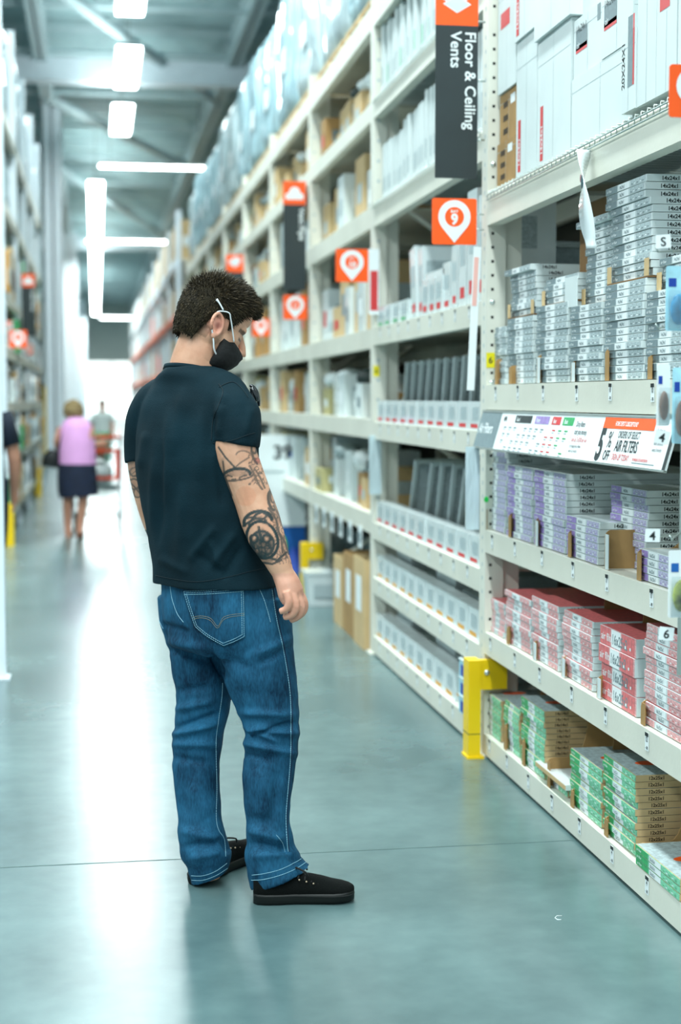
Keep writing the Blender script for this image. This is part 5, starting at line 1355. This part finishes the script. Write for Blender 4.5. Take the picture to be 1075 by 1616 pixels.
# hems: stitched edge lines
tshirt = put(tee, 't_shirt', man, M_TEE)
def bvh(me): return BVHTree.FromPolygons([v.co.copy() for v in me.vertices], [tuple(p.vertices) for p in me.polygons])
bt = bvh(tee)
def on(b, px, py, lift=.0012):
    d = ray(px, py).normalized(); h = b.ray_cast(CO, d)
    return (h[0]+(h[1] if h[1].dot(d) < 0 else -h[1])*lift) if h[0] is not None else None
def seam(b, pl, rad, mt, name, parent, dash=None, lift=.001, sub=8):
    m = MB(); pts = []
    for i in range(len(pl)-1):
        L = math.hypot(pl[i+1][0]-pl[i][0], pl[i+1][1]-pl[i][1]); n = max(2, int(L/3))
        for k in range(n):
            t = k/n; q = on(b, pl[i][0]*(1-t)+pl[i+1][0]*t, pl[i][1]*(1-t)+pl[i+1][1]*t, lift)
            if q is not None: pts.append(q)
    q = on(b, *pl[-1], lift)
    if q is not None: pts.append(q)
    if len(pts) < 2: return None
    if dash:
        for i in range(0, len(pts)-1):
            a, c = pts[i], pts[i+1]; m.tube([a, a.lerp(c, dash)], rad, mt, 4, smooth=False)
    else: m.tube(pts, rad, mt, 6)
    return put(m.mesh(name), name, None) if parent is None else putc(m.mesh(name), name, parent)
def putc(me, name, parent):
    o = bpy.data.objects.new(name, me); scene.collection.objects.link(o); o.parent = parent; return o
M_SEAM = mat('dark_seam', '0a2027', 0.9)
def cq(pts, n=6):
    p, _ = catmull([(x, y, 0) for x, y in pts], [1]*len(pts), n); return [(q.x, q.y) for q in p]
seam(bt, cq([(345, 606), (352, 618), (345, 640), (336, 665), (334, 695)]), .0012, M_SEAM, 'armhole_seam', tshirt)
seam(bt, cq([(346, 611), (366, 603), (380, 612), (392, 628)]), .0012, M_SEAM, 'shoulder_seam', tshirt)
seam(bt, cq([(336, 699), (352, 697), (370, 694), (388, 687), (402, 683)]), .0009, M_SEAM, 'sleeve_stitch', tshirt)
seam(bt, cq([(246, 908), (275, 914), (310, 918), (350, 913), (390, 903), (420, 896)]), .0009, M_SEAM, 'hem_stitch', tshirt)
# neckband
m = MB(); rg = ering(P3(305, 590, 4.435), .089, .087, YAW, 40, 2, (0, -.22)); rg2 = [q+Vector((0, 0, .013))+(Vector(P3(305, 590, 4.435))-q)*.05 for q in rg]; rg3 = [q+(Vector(P3(305, 590, 4.435))-q)*.06 for q in rg2]; rg4 = [q+(Vector(P3(305, 590, 4.435))-q)*.12 for q in rg]
m.rings([rg4, rg, rg2, rg3, rg4], M_TEE, caps=False); putc(m.mesh('neckband'), 'neckband', tshirt)

# ---- jeans
md = bpy.data.materials.new('blue_denim'); md.use_nodes = True; nt = md.node_tree; b = nt.nodes['Principled BSDF']
tcn = nt.nodes.new('ShaderNodeTexCoord')
def nn_(scale, detail=4, st=None):
    q = nt.nodes.new('ShaderNodeTexNoise'); q.inputs['Scale'].default_value = scale; q.inputs['Detail'].default_value = detail
    if st:
        mp = nt.nodes.new('ShaderNodeMapping'); mp.inputs['Scale'].default_value = st; nt.links.new(tcn.outputs['Object'], mp.inputs[0]); nt.links.new(mp.outputs[0], q.inputs['Vector'])
    else: nt.links.new(tcn.outputs['Object'], q.inputs['Vector'])
    return q
a1 = nn_(5, 3); a2 = nn_(220, 2, (1, 1, .25)); a3 = nn_(30, 4, (1, 1, .4))
mm1 = nt.nodes.new('ShaderNodeMath'); mm1.operation = 'MULTIPLY_ADD'; mm1.inputs[1].default_value = .25; nt.links.new(a2.outputs['Fac'], mm1.inputs[0])
mm2 = nt.nodes.new('ShaderNodeMath'); mm2.operation = 'MULTIPLY_ADD'; mm2.inputs[1].default_value = .3; nt.links.new(a3.outputs['Fac'], mm2.inputs[0])
mm3 = nt.nodes.new('ShaderNodeMath'); mm3.operation = 'MULTIPLY'; mm3.inputs[1].default_value = .5; nt.links.new(a1.outputs['Fac'], mm3.inputs[0]); nt.links.new(mm3.outputs[0], mm2.inputs[2]); nt.links.new(mm2.outputs[0], mm1.inputs[2])
crn = nt.nodes.new('ShaderNodeValToRGB'); crn.color_ramp.elements[0].position = .38; crn.color_ramp.elements[0].color = lin('062a41'); crn.color_ramp.elements[1].position = .68; crn.color_ramp.elements[1].color = lin('28698c')
nt.links.new(mm1.outputs[0], crn.inputs[0]); nt.links.new(crn.outputs[0], b.inputs['Base Color']); b.inputs['Roughness'].default_value = .8; b.inputs['Specular IOR Level'].default_value = .2
bpn = nt.nodes.new('ShaderNodeBump'); bpn.inputs['Strength'].default_value = .25; bpn.inputs['Distance'].default_value = .002; nt.links.new(a2.outputs['Fac'], bpn.inputs['Height']); nt.links.new(bpn.outputs[0], b.inputs['Normal'])
jb = MB()
def legrings(rows, Yf, yaw):
    out = []
    for (y, l, r_, Y) in rows:
        c = P3((l+r_)/2, y, Y); hw = (P3(r_, y, Y)-P3(l, y, Y)).length/2
        out.append((c, hw))
    return out
def leg(rows, depthf, tilt_last):
    L = legrings(rows, 0, 0)
    rg = []
    for i in range(len(L)-1):
        for k in range(4):
            t = k/4; t2 = t*t*(3-2*t)
            c = L[i][0].lerp(L[i+1][0], t); hw = L[i][1]*(1-t2)+L[i+1][1]*t2; tl = tilt_last if i == len(L)-2 else 0
            q = i/(len(L)-1); til = tilt_last*max(0, (q-.8)/.2)
            rg.append(ering(c, hw, hw*depthf, R_(10), 40, 2.15, (til, 0)))
    rg.append(ering(L[-1][0], L[-1][1], L[-1][1]*depthf, R_(10), 40, 2.15, (tilt_last, 0)))
    jb.rings(rg, md)
PEL = [(344, 900, .178, .138), (346, 925, .184, .146), (349, 950, .188, .152), (354, 980, .190, .154), (358, 1005, .184, .148), (360, 1030, .165, .13)]
pts, _ = catmull([P3(x, y, 4.42) for x, y, *_ in PEL], [.1]*6, 4)
prm = []
for i in range(5):
    for k in range(4): prm.append([PEL[i][j]*(1-k/4)+PEL[i+1][j]*k/4 for j in (2, 3)])
prm.append(PEL[-1][2:])
jb.rings([ering(c, a, b_, YAW, 48, 2.2) for c, (a, b_) in zip(pts, prm)], md)
leg([(940, 335, 452, 4.365), (985, 338, 462, 4.36), (1030, 342, 465, 4.355), (1061, 348, 467, 4.35), (1093, 362, 470, 4.345), (1119, 373, 473, 4.34), (1148, 387, 472.5, 4.335), (1180, 387, 470, 4.33), (1222, 383, 464, 4.32), (1265, 385, 458, 4.315), (1300, 388, 457, 4.31), (1328, 390, 464, 4.31), (1350, 387, 472, 4.31), (1370, 391, 480, 4.31), (1384, 395, 488, 4.31)], .98, .38)
leg([(940, 248, 350, 4.50), (985, 252, 358, 4.50), (1009, 262, 365, 4.50), (1040, 270, 370, 4.50), (1093, 277, 368, 4.50), (1119, 278, 363, 4.50), (1154, 274, 353, 4.50), (1206, 272, 347, 4.49), (1250, 276, 348, 4.48), (1286, 280, 350, 4.47), (1322, 282, 357, 4.46), (1347, 286, 366, 4.46), (1367, 297, 364, 4.46), (1384, 301, 360, 4.46)], .98, .40)
jm = smooth_union(jb, 0.005, 5, 0.5, 'jeans')
FJ = [(385, 1145, 470, 1158, 6, .010), (388, 1160, 468, 1140, 4, -.009), (384, 1172, 468, 1190, 6, .008), (382, 1190, 430, 1200, 5, -.005), (378, 1125, 466, 1128, 6, .006), (392, 1148, 440, 1172, 4, .007),
      (272, 1160, 345, 1140, 6, .008), (276, 1150, 350, 1125, 5, -.007), (272, 1175, 345, 1175, 6, .006), (276, 1120, 340, 1105, 6, .006), (272, 1195, 330, 1205, 6, -.004), (280, 1090, 330, 1085, 6, -.004),
      (262, 1010, 330, 1025, 7, .007), (265, 1025, 330, 1045, 5, -.007), (255, 985, 300, 1000, 5, -.005), (345, 1035, 400, 1055, 8, -.004), (400, 1035, 462, 1005, 6, .005), (405, 1050, 464, 1020, 5, -.004), (330, 1030, 358, 1075, 6, -.008),
      (390, 1310, 450, 1325, 7, .006), (392, 1330, 465, 1345, 6, -.006), (395, 1352, 470, 1345, 7, .006), (440, 1330, 470, 1365, 5, -.006), (388, 1290, 430, 1300, 8, -.003),
      (284, 1310, 345, 1325, 7, .005), (290, 1335, 350, 1330, 6, -.006), (300, 1355, 350, 1345, 6, .005), (345, 1320, 362, 1345, 4, -.005), (300, 1240, 330, 1290, 12, .004), (405, 1210, 420, 1290, 14, .004), (300, 1210, 290, 1290, 8, -.003), (440, 1215, 430, 1300, 8, -.004)]
displace(jm, [(a, b_, c_, d_, e_, f_*2.0) for a, b_, c_, d_, e_, f_ in FJ], .0035, 10)
jeans = put(jm, 'jeans', man, md)
bj = bvh(jm)
M_THR = mat('pale_denim_thread', '8fc4d6', 0.7); M_THR2 = mat('tan_thread', '8f8a70', 0.7); M_DDK = mat('seam_shadow_denim', '0a2f4c', 0.85)
# back pocket: a raised patch of denim with stitching
PK = cq([(289, 932), (320, 931), (352, 929), (384, 926)], 4) + cq([(385, 927), (386, 965), (386.5, 1003)], 4) + cq([(387, 1005), (372, 1013), (354, 1020)], 4) + cq([(353, 1020), (328, 1006), (308, 990)], 4) + cq([(307, 988), (298, 962), (289.5, 934)], 4)
cx_, cy_ = 342, 968
pm = MB(); outer = [on(bj, x, y, .004) for x, y in PK]; inn = [[on(bj, x+(cx_-x)*t, y+(cy_-y)*t, .0045) for x, y in PK] for t in (.0, .12, .3, .55, .8)]
edge = [on(bj, x, y, -.003) for x, y in PK]
if all(q is not None for r in inn+[edge] for q in r):
    pm.rings([edge]+inn, md, smooth=True, caps=True); pk = putc(pm.mesh('back_pocket'), 'back_pocket', jeans)
    bp_ = BVHTree.FromPolygons([Vector(v) for v in pm.v], pm.f)
else:
    pk = jeans; bp_ = bj
def scale_pl(pl, k): return [(x+(cx_-x)*k, y+(cy_-y)*k) for x, y in pl]
for k_, nm in ((.03, 'edge_stitch'), (.10, 'inner_stitch')):
    seam(bp_, scale_pl(PK+[PK[0]], k_), .0007, M_THR, nm, pk, dash=.7, lift=.0010)
seam(bp_, cq([(291, 938.5), (335, 937), (384, 933)]), .0008, M_THR, 'top_stitch', pk, dash=.8)
seam(bp_, cq([(304, 974), (318, 972), (333, 976), (344, 988), (352, 975), (366, 970), (386, 968)]), .0005, M_THR2, 'arch_stitch', pk, dash=.9)
seam(bp_, cq([(305, 977), (318, 975), (332, 979), (343.5, 991), (353, 978), (367, 973), (386, 971)]), .0005, M_THR2, 'arch_stitch', pk, dash=.9)
SM = [([(427, 916), (432, 950), (438, 985), (445, 1015), (453, 1060), (458, 1100), (459, 1150), (458, 1200), (454, 1250), (451, 1290), (453, 1330), (455, 1344)], .0011, .75, 'side_seam'),
      ([(269, 924), (272, 945), (280, 968), (290, 982)], .0010, .8, 'seat_seam'), ([(244, 925), (245, 950), (250, 975), (258, 992)], .0010, .8, 'pocket_edge'),
      ([(351, 1078), (350, 1100), (345, 1135), (341, 1165), (341, 1200), (342, 1245), (341, 1290), (345, 1310), (354, 1325), (356, 1352)], .0010, .75, 'inside_seam'),
      ([(397, 1389), (415, 1388), (440, 1382), (465, 1372), (484, 1360)], .0009, .7, 'hem_stitch'), ([(398, 1381), (415, 1379), (440, 1373), (462, 1363), (482, 1351)], .0009, .7, 'hem_stitch'),
      ([(302, 1382), (320, 1382), (340, 1375), (358, 1362)], .0009, .7, 'hem_stitch'), ([(303, 1389), (320, 1389), (340, 1382), (359, 1370)], .0008, .7, 'hem_stitch'),
      ([(410, 924), (425, 925), (436, 925)], .0009, .8, 'front_pocket_edge'), ([(404, 918), (418, 950), (427, 982)], .0009, .8, 'pocket_seam'), ([(436, 1318), (446, 1330), (450, 1345)], .0008, .7, 'fray_stitch')]
for pl, rad, dsh, nm in SM: seam(bj, cq(pl, 5), rad, M_THR, nm, jeans, dash=dsh)
seam(bj, cq([(x+2.2, y) for x, y in SM[0][0]], 5), .0016, M_DDK, 'side_seam_shadow', jeans)  # dark line painting the shadow beside the side seam
q = on(bj, 411, 925, .002)
if q is not None:
    m = MB(); m.ball(q, (.004, .004, .004), mat('copper_rivet', 'b06a3a', .3, .8), 10); putc(m.mesh('rivet'), 'rivet', jeans)
for oo in list(tshirt.children)+list(jeans.children)+list(pk.children if pk != jeans else []):
    pass

# ---- shoes
M_CANVAS = mat('black_canvas', '060a09', 0.9, bump=.3, bscale=300, spec=.15); M_SOLE = mat('black_rubber', '0a100e', 0.5, spec=.3); M_LACE = mat('black_lace', '0a0f0e', 0.8); M_EYE = mat('eyelet', 'b8a58c', .3, .6)
def shoe(heel, toe, side):
    L = (toe-heel); Ln = L.length; d = L.normalized(); sd = d.cross(NZ)            # sd points to the wearer's right
    e = empty('shoe', tuple(heel)); e.parent = man; e.matrix_parent_inverse = Matrix.Translation(-MO); e.location = heel
    T_ = [0, .04, .12, .25, .4, .55, .68, .78, .88, .95, .99, 1.0]
    W_ = [.016, .030, .036, .037, .035, .040, .046, .049, .047, .038, .022, .010]
    off = [0, 0, 0, 0, .001, .003, .005, .005, .004, .003, .002, .002]
    H_ = [.075, .085, .088, .085, .084, .082, .072, .062, .056, .050, .044, .04]
    rs, ru = [], []
    for t, w_, o_, h_ in zip(T_, W_, off, H_):
        c = d*(t*Ln)+sd*(-o_*side); sp = .006*max(0, (t-.8)/.2)
        rs.append([c+sd*(w_*a)+NZ*(z+sp*(1 if z < .01 else .5)) for a, z in ((-.94, .003), (-.6, 0), (.6, 0), (.94, .003), (1.04, .012), (1.04, .026), (1.0, .031), (.5, .031), (-.5, .031), (-1.0, .031), (-1.04, .026), (-1.04, .012))])
        r = []
        for k in range(16):
            a = math.pi*2*k/16; x = w_*.97*math.copysign(abs(math.cos(a))**.7, math.cos(a)); z = .026+(h_-.026)*max(0, math.sin(a))**.75 if math.sin(a) > 0 else .026-.004*abs(math.sin(a))
            nr = 1-.38*max(0, (z-.03)/(h_-.02)); r.append(c+sd*(x*nr)+NZ*z)
        ru.append(r)
    m = MB(); m.rings(rs, M_SOLE); o = m.build('sole', e)
    m = MB(); m.rings(ru, M_CANVAS); o = m.build('upper', e)
    m = MB()                                                     # foxing line and heel tab
    m.tube([d*(t*Ln)+sd*(w_*1.02*side_)+NZ*(.0265) for side_ in (1,) for t, w_ in zip(T_, W_)], .0014, M_LACE, 6); m.tube([d*(t*Ln)-sd*(w_*1.02)+NZ*(.0265) for t, w_ in zip(T_, W_)], .0014, M_LACE, 6)
    m.build('sole_edge', e)
    m = MB()
    for k in range(4):
        t = .44+k*.065; h_ = .090-.006*k
        m.tube([d*(t*Ln)+sd*.024+NZ*(h_-.016), d*((t+.01)*Ln)+NZ*(h_-.002), d*(t*Ln)-sd*.024+NZ*(h_-.016)], .003, M_LACE, 6)
    for s in (-1, 1):
        p, r = catmull([d*(.44*Ln)+NZ*.09, d*(.42*Ln)+sd*(.02*s)+NZ*.105, d*(.50*Ln)+sd*(.035*s)+NZ*.098, d*(.54*Ln)+sd*(.03*s)+NZ*.082], [.0028]*4); m.tube(p, r, M_LACE, 6)
    m.build('lace', e)
    for k in range(3):
        for s in (-1, 1):
            t = .45+k*.07; m = MB(); m.ball(d*(t*Ln)+sd*(.029*s)+NZ*(.072-.006*k), (.003, .003, .003), M_EYE, 8); m.build('eyelet', e)
    return e
shoe(ground(400, 1424)+Vector((0, .0, 0)), ground(559, 1420), 1)
shoe(ground(305, 1397), ground(405, 1345), -1)
# sunglasses hooked on the front of the shirt
sg = empty('sunglasses', tuple(P3(404, 628, 4.40)), label="black sunglasses hooked on the front of the man's T-shirt", cat='sunglasses')
M_GLS = mat('black_gloss', '0a0f12', 0.12, coat=1)
m = MB()
def SGp(px, py, Y): return P3(px, py, Y)-sg.location
p, r = catmull([SGp(394, 608, 4.39), SGp(400, 611, 4.39), SGp(405, 620, 4.39), SGp(408, 632, 4.39), SGp(409, 641, 4.39)], [.004, .006, .007, .006, .003]); m.tube(p, r, M_GLS, 8); m.build('frame', sg)
m = MB(); m.ball(SGp(402, 622, 4.385), (.011, .006, .024), M_GLS, 12, Matrix.Rotation(R_(-25), 3, 'Y')); m.build('lens', sg)
m = MB(); p, r = catmull([SGp(396, 612, 4.385), SGp(399, 625, 4.38), SGp(405, 637, 4.38)], [.002, .002, .0025]); m.tube(p, r, M_GLS, 6); m.build('temple', sg)
# ------------------------------------------------------------------ background people and trolley
def W_(px, py, Y): return P3(px, py, Y)
M_SK2 = mat('skin_background', 'c98f76', 0.55, var=0.06)
wm = empty('person', tuple(ground(118, 850)), label='woman in pink sleeveless top and navy skirt pushing a trolley', cat='person')
Y0 = 16.1
b5 = MB()
for pts, rr in (([(107, 740, Y0), (107, 790, Y0), (107, 825, Y0+.02), (108, 842, Y0)], [.09, .055, .042, .035]), ([(132, 740, Y0-.02), (131, 790, Y0-.05), (127, 825, Y0-.05), (126, 846, Y0-.08)], [.09, .055, .042, .035]),
                ([(142, 676, Y0), (138, 694, Y0-.05), (146, 703, Y0+.12), (163, 699, Y0+.30), (168, 700, Y0+.36)], [.055, .058, .045, .034, .03]), ([(98, 676, Y0+.05), (92, 700, Y0+.05), (100, 712, Y0+.25), (118, 705, Y0+.42)], [.055, .05, .042, .03]),
                ([(118, 745, Y0), (120, 710, Y0), (120, 676, Y0+.02)], [.15, .13, .15]), ([(120, 676, Y0+.03), (119, 664, Y0+.06), (120, 652, Y0+.10)], [.10, .055, .05])):
    p, r = catmull([W_(*q) for q in pts], rr); b5.tube(p, r, M_SK2, 14)
b5.ball(W_(121, 651, Y0+.10), (.075, .09, .105), M_SK2, 16); b5.ball(W_(124, 652, Y0+.19), (.014, .02, .016), M_SK2, 8)
for px, py, yy in ((168, 700, Y0+.40), (120, 705, Y0+.46)):
    for k in range(4):
        q = W_(px, py, yy)+Vector((-.03+.02*k, 0, 0)); b5.tube([q, q+Vector((0, .04, 0)), q+Vector((0, .06, -.03))], [.011, .010, .008], M_SK2, 8)
    q = W_(px, py, yy); b5.tube([q+Vector((-.035, -.03, 0)), q+Vector((-.05, .02, -.01))], [.011, .009], M_SK2, 8)
for (px, py, yy) in ((108, 843, Y0), (126, 847, Y0-.08)): b5.tube([W_(px, py, yy)+Vector((0, -.03, -.01)), W_(px, py, yy)+Vector((0.01, .17, -.03))], [.035, .025], M_SK2, 10)
put(smooth_union(b5, .011, 3), 'body', wm, M_SK2)
m = MB(); p, r = catmull([W_(122, 738, Y0), W_(122, 718, Y0), W_(121, 695, Y0), W_(121, 676, Y0+.02), W_(121, 664, Y0+.05)], [(.16, .195), (.16, .19), (.155, .185), (.15, .17), (.10, .11)]); m.tube(p, r, mat('pink_top', 'e3a6dc', .75, var=.08, vscale=6), 24, ref=(0, 1, 0)); put(m.mesh('tank_top'), 'tank_top', wm)
m = MB(); p, r = catmull([W_(122, 732, Y0), W_(122, 750, Y0), W_(123, 770, Y0), W_(124, 783, Y0)], [(.165, .195), (.18, .205), (.185, .21), (.19, .205)]); m.tube(p, r, mat('navy_skirt', '101c34', .85, var=.3, vscale=12, bump=.5, bscale=12), 28, ref=(0, 1, 0)); put(m.mesh('skirt'), 'skirt', wm)
m = MB(); m.ball(W_(116, 648, Y0+.06), (.098, .105, .11), mat('curly_blond_hair', '8a7650', .7, var=.5, vscale=25), 16)
random.seed(8)
for k in range(60):
    d = Vector((random.gauss(0, 1), random.gauss(-.4, .8), random.gauss(.2, .8))).normalized(); m.ball(W_(116, 648, Y0+.06)+Vector((d.x*.09, d.y*.095, d.z*.10)), .024, MATS['curly_blond_hair'], 8)
put(m.mesh('hair'), 'hair', wm)
m = MB(); p, r = catmull([W_(88, 712, Y0-.02), W_(82, 722, Y0-.02), W_(79, 737, Y0-.02)], [(.045, .045), (.085, .07), (.095, .06)]); m.tube(p, r, mat('black_bag', '0d1214', .6), 16)
p, r = catmull([W_(90, 715, Y0-.02), W_(95, 695, Y0-.06), W_(104, 672, Y0-.05), W_(106, 668, Y0+.04)], [.014]*4); m.tube(p, r, MATS['black_bag'], 8)
tag(put(m.mesh('shoulder_bag'), 'shoulder_bag', None), 'black shoulder bag hanging at the left side of the woman in pink', 'bag')
for k, (px, py, yy, mt) in enumerate(((108, 846, Y0, mat('dark_shoe', '1c2426', .6)), (126, 850, Y0-.08, mat('brown_sandal', '6a3a1e', .6)))):
    m = MB(); q = ground(px, py); p, r = catmull([q+Vector((0, -.06, .03)), q+Vector((0, .0, .035)), q+Vector((.01, .12, .028)), q+Vector((.015, .2, .022))], [(.03, .035), (.035, .04), (.026, .042), (.02, .035)]); m.tube(p, r, mt, 12); put(m.mesh('shoe'), 'shoe', wm)
# shopping trolley
c0 = P3(163, 760, 16.75)
tr = empty('shopping_trolley', (c0.x-.07, 16.75, 0), label='shopping trolley with orange seat panel, pushed by the woman in pink', cat='shopping trolley')
M_TR = mat('trolley_steel', '8fa6aa', .35, .7)
M_ORP = mat('orange_plastic', 'd8431c', .45)
m = MB()
for z, g in ((.45, .0), (.62, .01), (.80, .02), (.97, .03)):
    w_ = .24+g; m.tube([(-w_, 0, z), (w_, 0, z), (w_-.03, .85+g, z), (-w_+.03, .85+g, z), (-w_, 0, z)], .005, M_TR, 5)
for k in range(12):
    x = -.24+.48*k/11; m.tube([(x*1.1, 0, .97), (x, 0, .45), (x*.9, .85, .45), (x, .88, .97)], .003, M_TR, 4)
for k in range(1, 14):
    y = .85*k/14; m.tube([(-.27, y, .97), (-.24, y, .45), (.24, y, .45), (.27, y, .97)], .003, M_TR, 4)
m.build('basket', tr)
m = MB(); m.box((-.25, -.02, .56), (.25, .0, .60), M_ORP); m.box((-.25, -.02, .86), (.25, .0, .90), M_ORP); m.box((.20, -.02, .60), (.25, .0, .86), M_ORP); m.box((-.25, -.02, .60), (-.2, .0, .86), M_ORP); m.build('seat_panel', tr)
m = MB(); m.tube([(-.27, -.12, 1.03), (.27, -.12, 1.03)], .018, M_ORP, 10); m.build('handle', tr)
m = MB()
for s in (-1, 1): m.tube([(s*.27, -.12, 1.03), (s*.26, 0, .95), (s*.25, .0, .40), (s*.25, -.02, .13), (s*.23, .85, .16)], .011, M_TR, 6)
m.tube([(-.25, .4, .15), (.25, .4, .15)], .01, M_TR, 6); m.tube([(-.25, 0, .3), (.25, 0, .3)], .008, M_TR, 6); m.build('frame', tr)
for s in (-1, 1):
    for y in (0, .82):
        m = MB(); m.tube([(s*.24-.012, y, .062), (s*.24+.012, y, .062)], .062, M_DARK, 14); m.build('wheel', tr)
m = MB(); m.ball((0.02, .45, .62), (.16, .3, .16), M_WHITE_G, 12); tag(m.build('shopping_bag', None, (c0.x-.07, 16.75, 0)), 'white goods lying in the shopping trolley', 'shopping')
m = MB()
for k in range(14):
    a = k*2.4; q = Vector((math.cos(a)*.08, math.sin(a)*.08, 0)); m.tube([(0, 0, 0), tuple(q*.5+Vector((0, 0, .10))), tuple(q*1.5+Vector((0, 0, .16)))], [.006, .016, .003], M_GREENINK, 5)
m.tube([(0, 0, -.14), (0, 0, 0)], [.05, .07], mat('plant_pot', '9a5a30', .7), 12)
tag(m.build('potted_plant', None, (c0.x-.03, 16.98, .92)), 'small green potted plant standing in the shopping trolley', 'plant')

def walker(Y, px, h_, skin, top, low, label, face=1, hair=M_DARK, bare=0.35, scale_x=1.0):
    """a simple standing figure walking away; h_ = height, bare = bare leg height"""
    g = W_(px, 700, Y); X = g.x; e = empty('person', (X, Y, 0), label=label, cat='person')
    k = h_/1.7
    def V(x, y, z): return Vector((X+x*k, Y+y*k*face, z*k))
    b = MB()
    for s, st in ((-1, .12), (1, -.10)):
        p, r = catmull([V(s*.09, 0, .92), V(s*.10, st*.5, .50), V(s*.10, st, .10)], [.085, .055, .036]); b.tube(p, r, skin, 12)
        b.tube([V(s*.10, st-.05, .05), V(s*.11, st+.16, .03)], [.038, .028], skin, 10)
        p, r = catmull([V(s*.17, 0, 1.38), V(s*.23, -st*.4, 1.10), V(s*.22, -st+.06, .88), V(s*.22, -st+.09, .80)], [.045, .042, .030, .026]); b.tube(p, r, skin, 10)
        for q in range(4): b.tube([V(s*.22, -st+.07+.018*q, .81), V(s*.215, -st+.075+.018*q, .755), V(s*.20, -st+.08+.018*q, .725)], [.010, .0095, .008], skin, 6)
        b.tube([V(s*.215, -st+.06, .82), V(s*.20, -st+.12, .78)], [.011, .009], skin, 6)
    p, r = catmull([V(0, 0, .90), V(0, 0, 1.12), V(0, 0, 1.34), V(0, .01, 1.44), V(0, .02, 1.52)], [(.10, .15), (.09, .13), (.09, .16), (.055, .06), (.05, .05)]); b.tube(p, r, skin, 14, ref=(0, 1, 0))
    b.ball(V(0, .03, 1.585), (.072*k, .09*k, .112*k), skin, 14); b.ball(V(0, .12, 1.575), (.012, .02, .016), skin, 8)
    for s in (-1, 1): b.ball(V(s*.074, .02, 1.58), (.008, .016, .028), skin, 8)
    put(smooth_union(b, .009, 3), 'body', e, skin)
    m = MB(); p, r = catmull([V(0, 0, .88), V(0, 0, 1.1), V(0, 0, 1.33), V(0, .01, 1.43)], [(.125, .185), (.115, .165), (.115, .2), (.07, .09)]); m.tube(p, r, top, 20, ref=(0, 1, 0))
    for s in (-1, 1): m.tube([V(s*.16, 0, 1.39), V(s*.22, 0, 1.18)], [.06, .055], top, 12)
    put(m.mesh('shirt'), 'shirt', e)
    m = MB()
    for s, st in ((-1, .12), (1, -.10)): p, r = catmull([V(s*.08, 0, .95), V(s*.095, st*.4, .70), V(s*.10, st*.75, bare)], [.115, .095, .075]); m.tube(p, r, low, 16)
    put(m.mesh('trousers'), 'trousers', e)
    m = MB(); m.ball(V(0, .01, 1.615), (.083*k, .098*k, .098*k), hair, 14); put(m.mesh('hair'), 'hair', e)
    for s, st in ((-1, .12), (1, -.10)):
        m = MB(); p, r = catmull([V(s*.10, st-.09, .035), V(s*.10, st, .04), V(s*.11, st+.18, .03)], [(.028, .03), (.036, .045), (.026, .035)]); m.tube(p, r, M_DARK, 10); put(m.mesh('shoe'), 'shoe', e)
    return e
walker(9.85, -36, 1.66, M_SK2, mat('navy_cloth', '0e1a2c', .85), mat('navy_cloth', '0e1a2c', .85), 'person in dark clothes almost hidden behind the rack end at far left', 1, M_DARK, .52)
walker(29.0, 162, 1.42, M_SK2, mat('pale_cloth', 'dfe8e4', .8), mat('green_cloth', '3aa06a', .8), 'small distant person in white top seen just beyond the trolley', -1, M_DARK, .3)
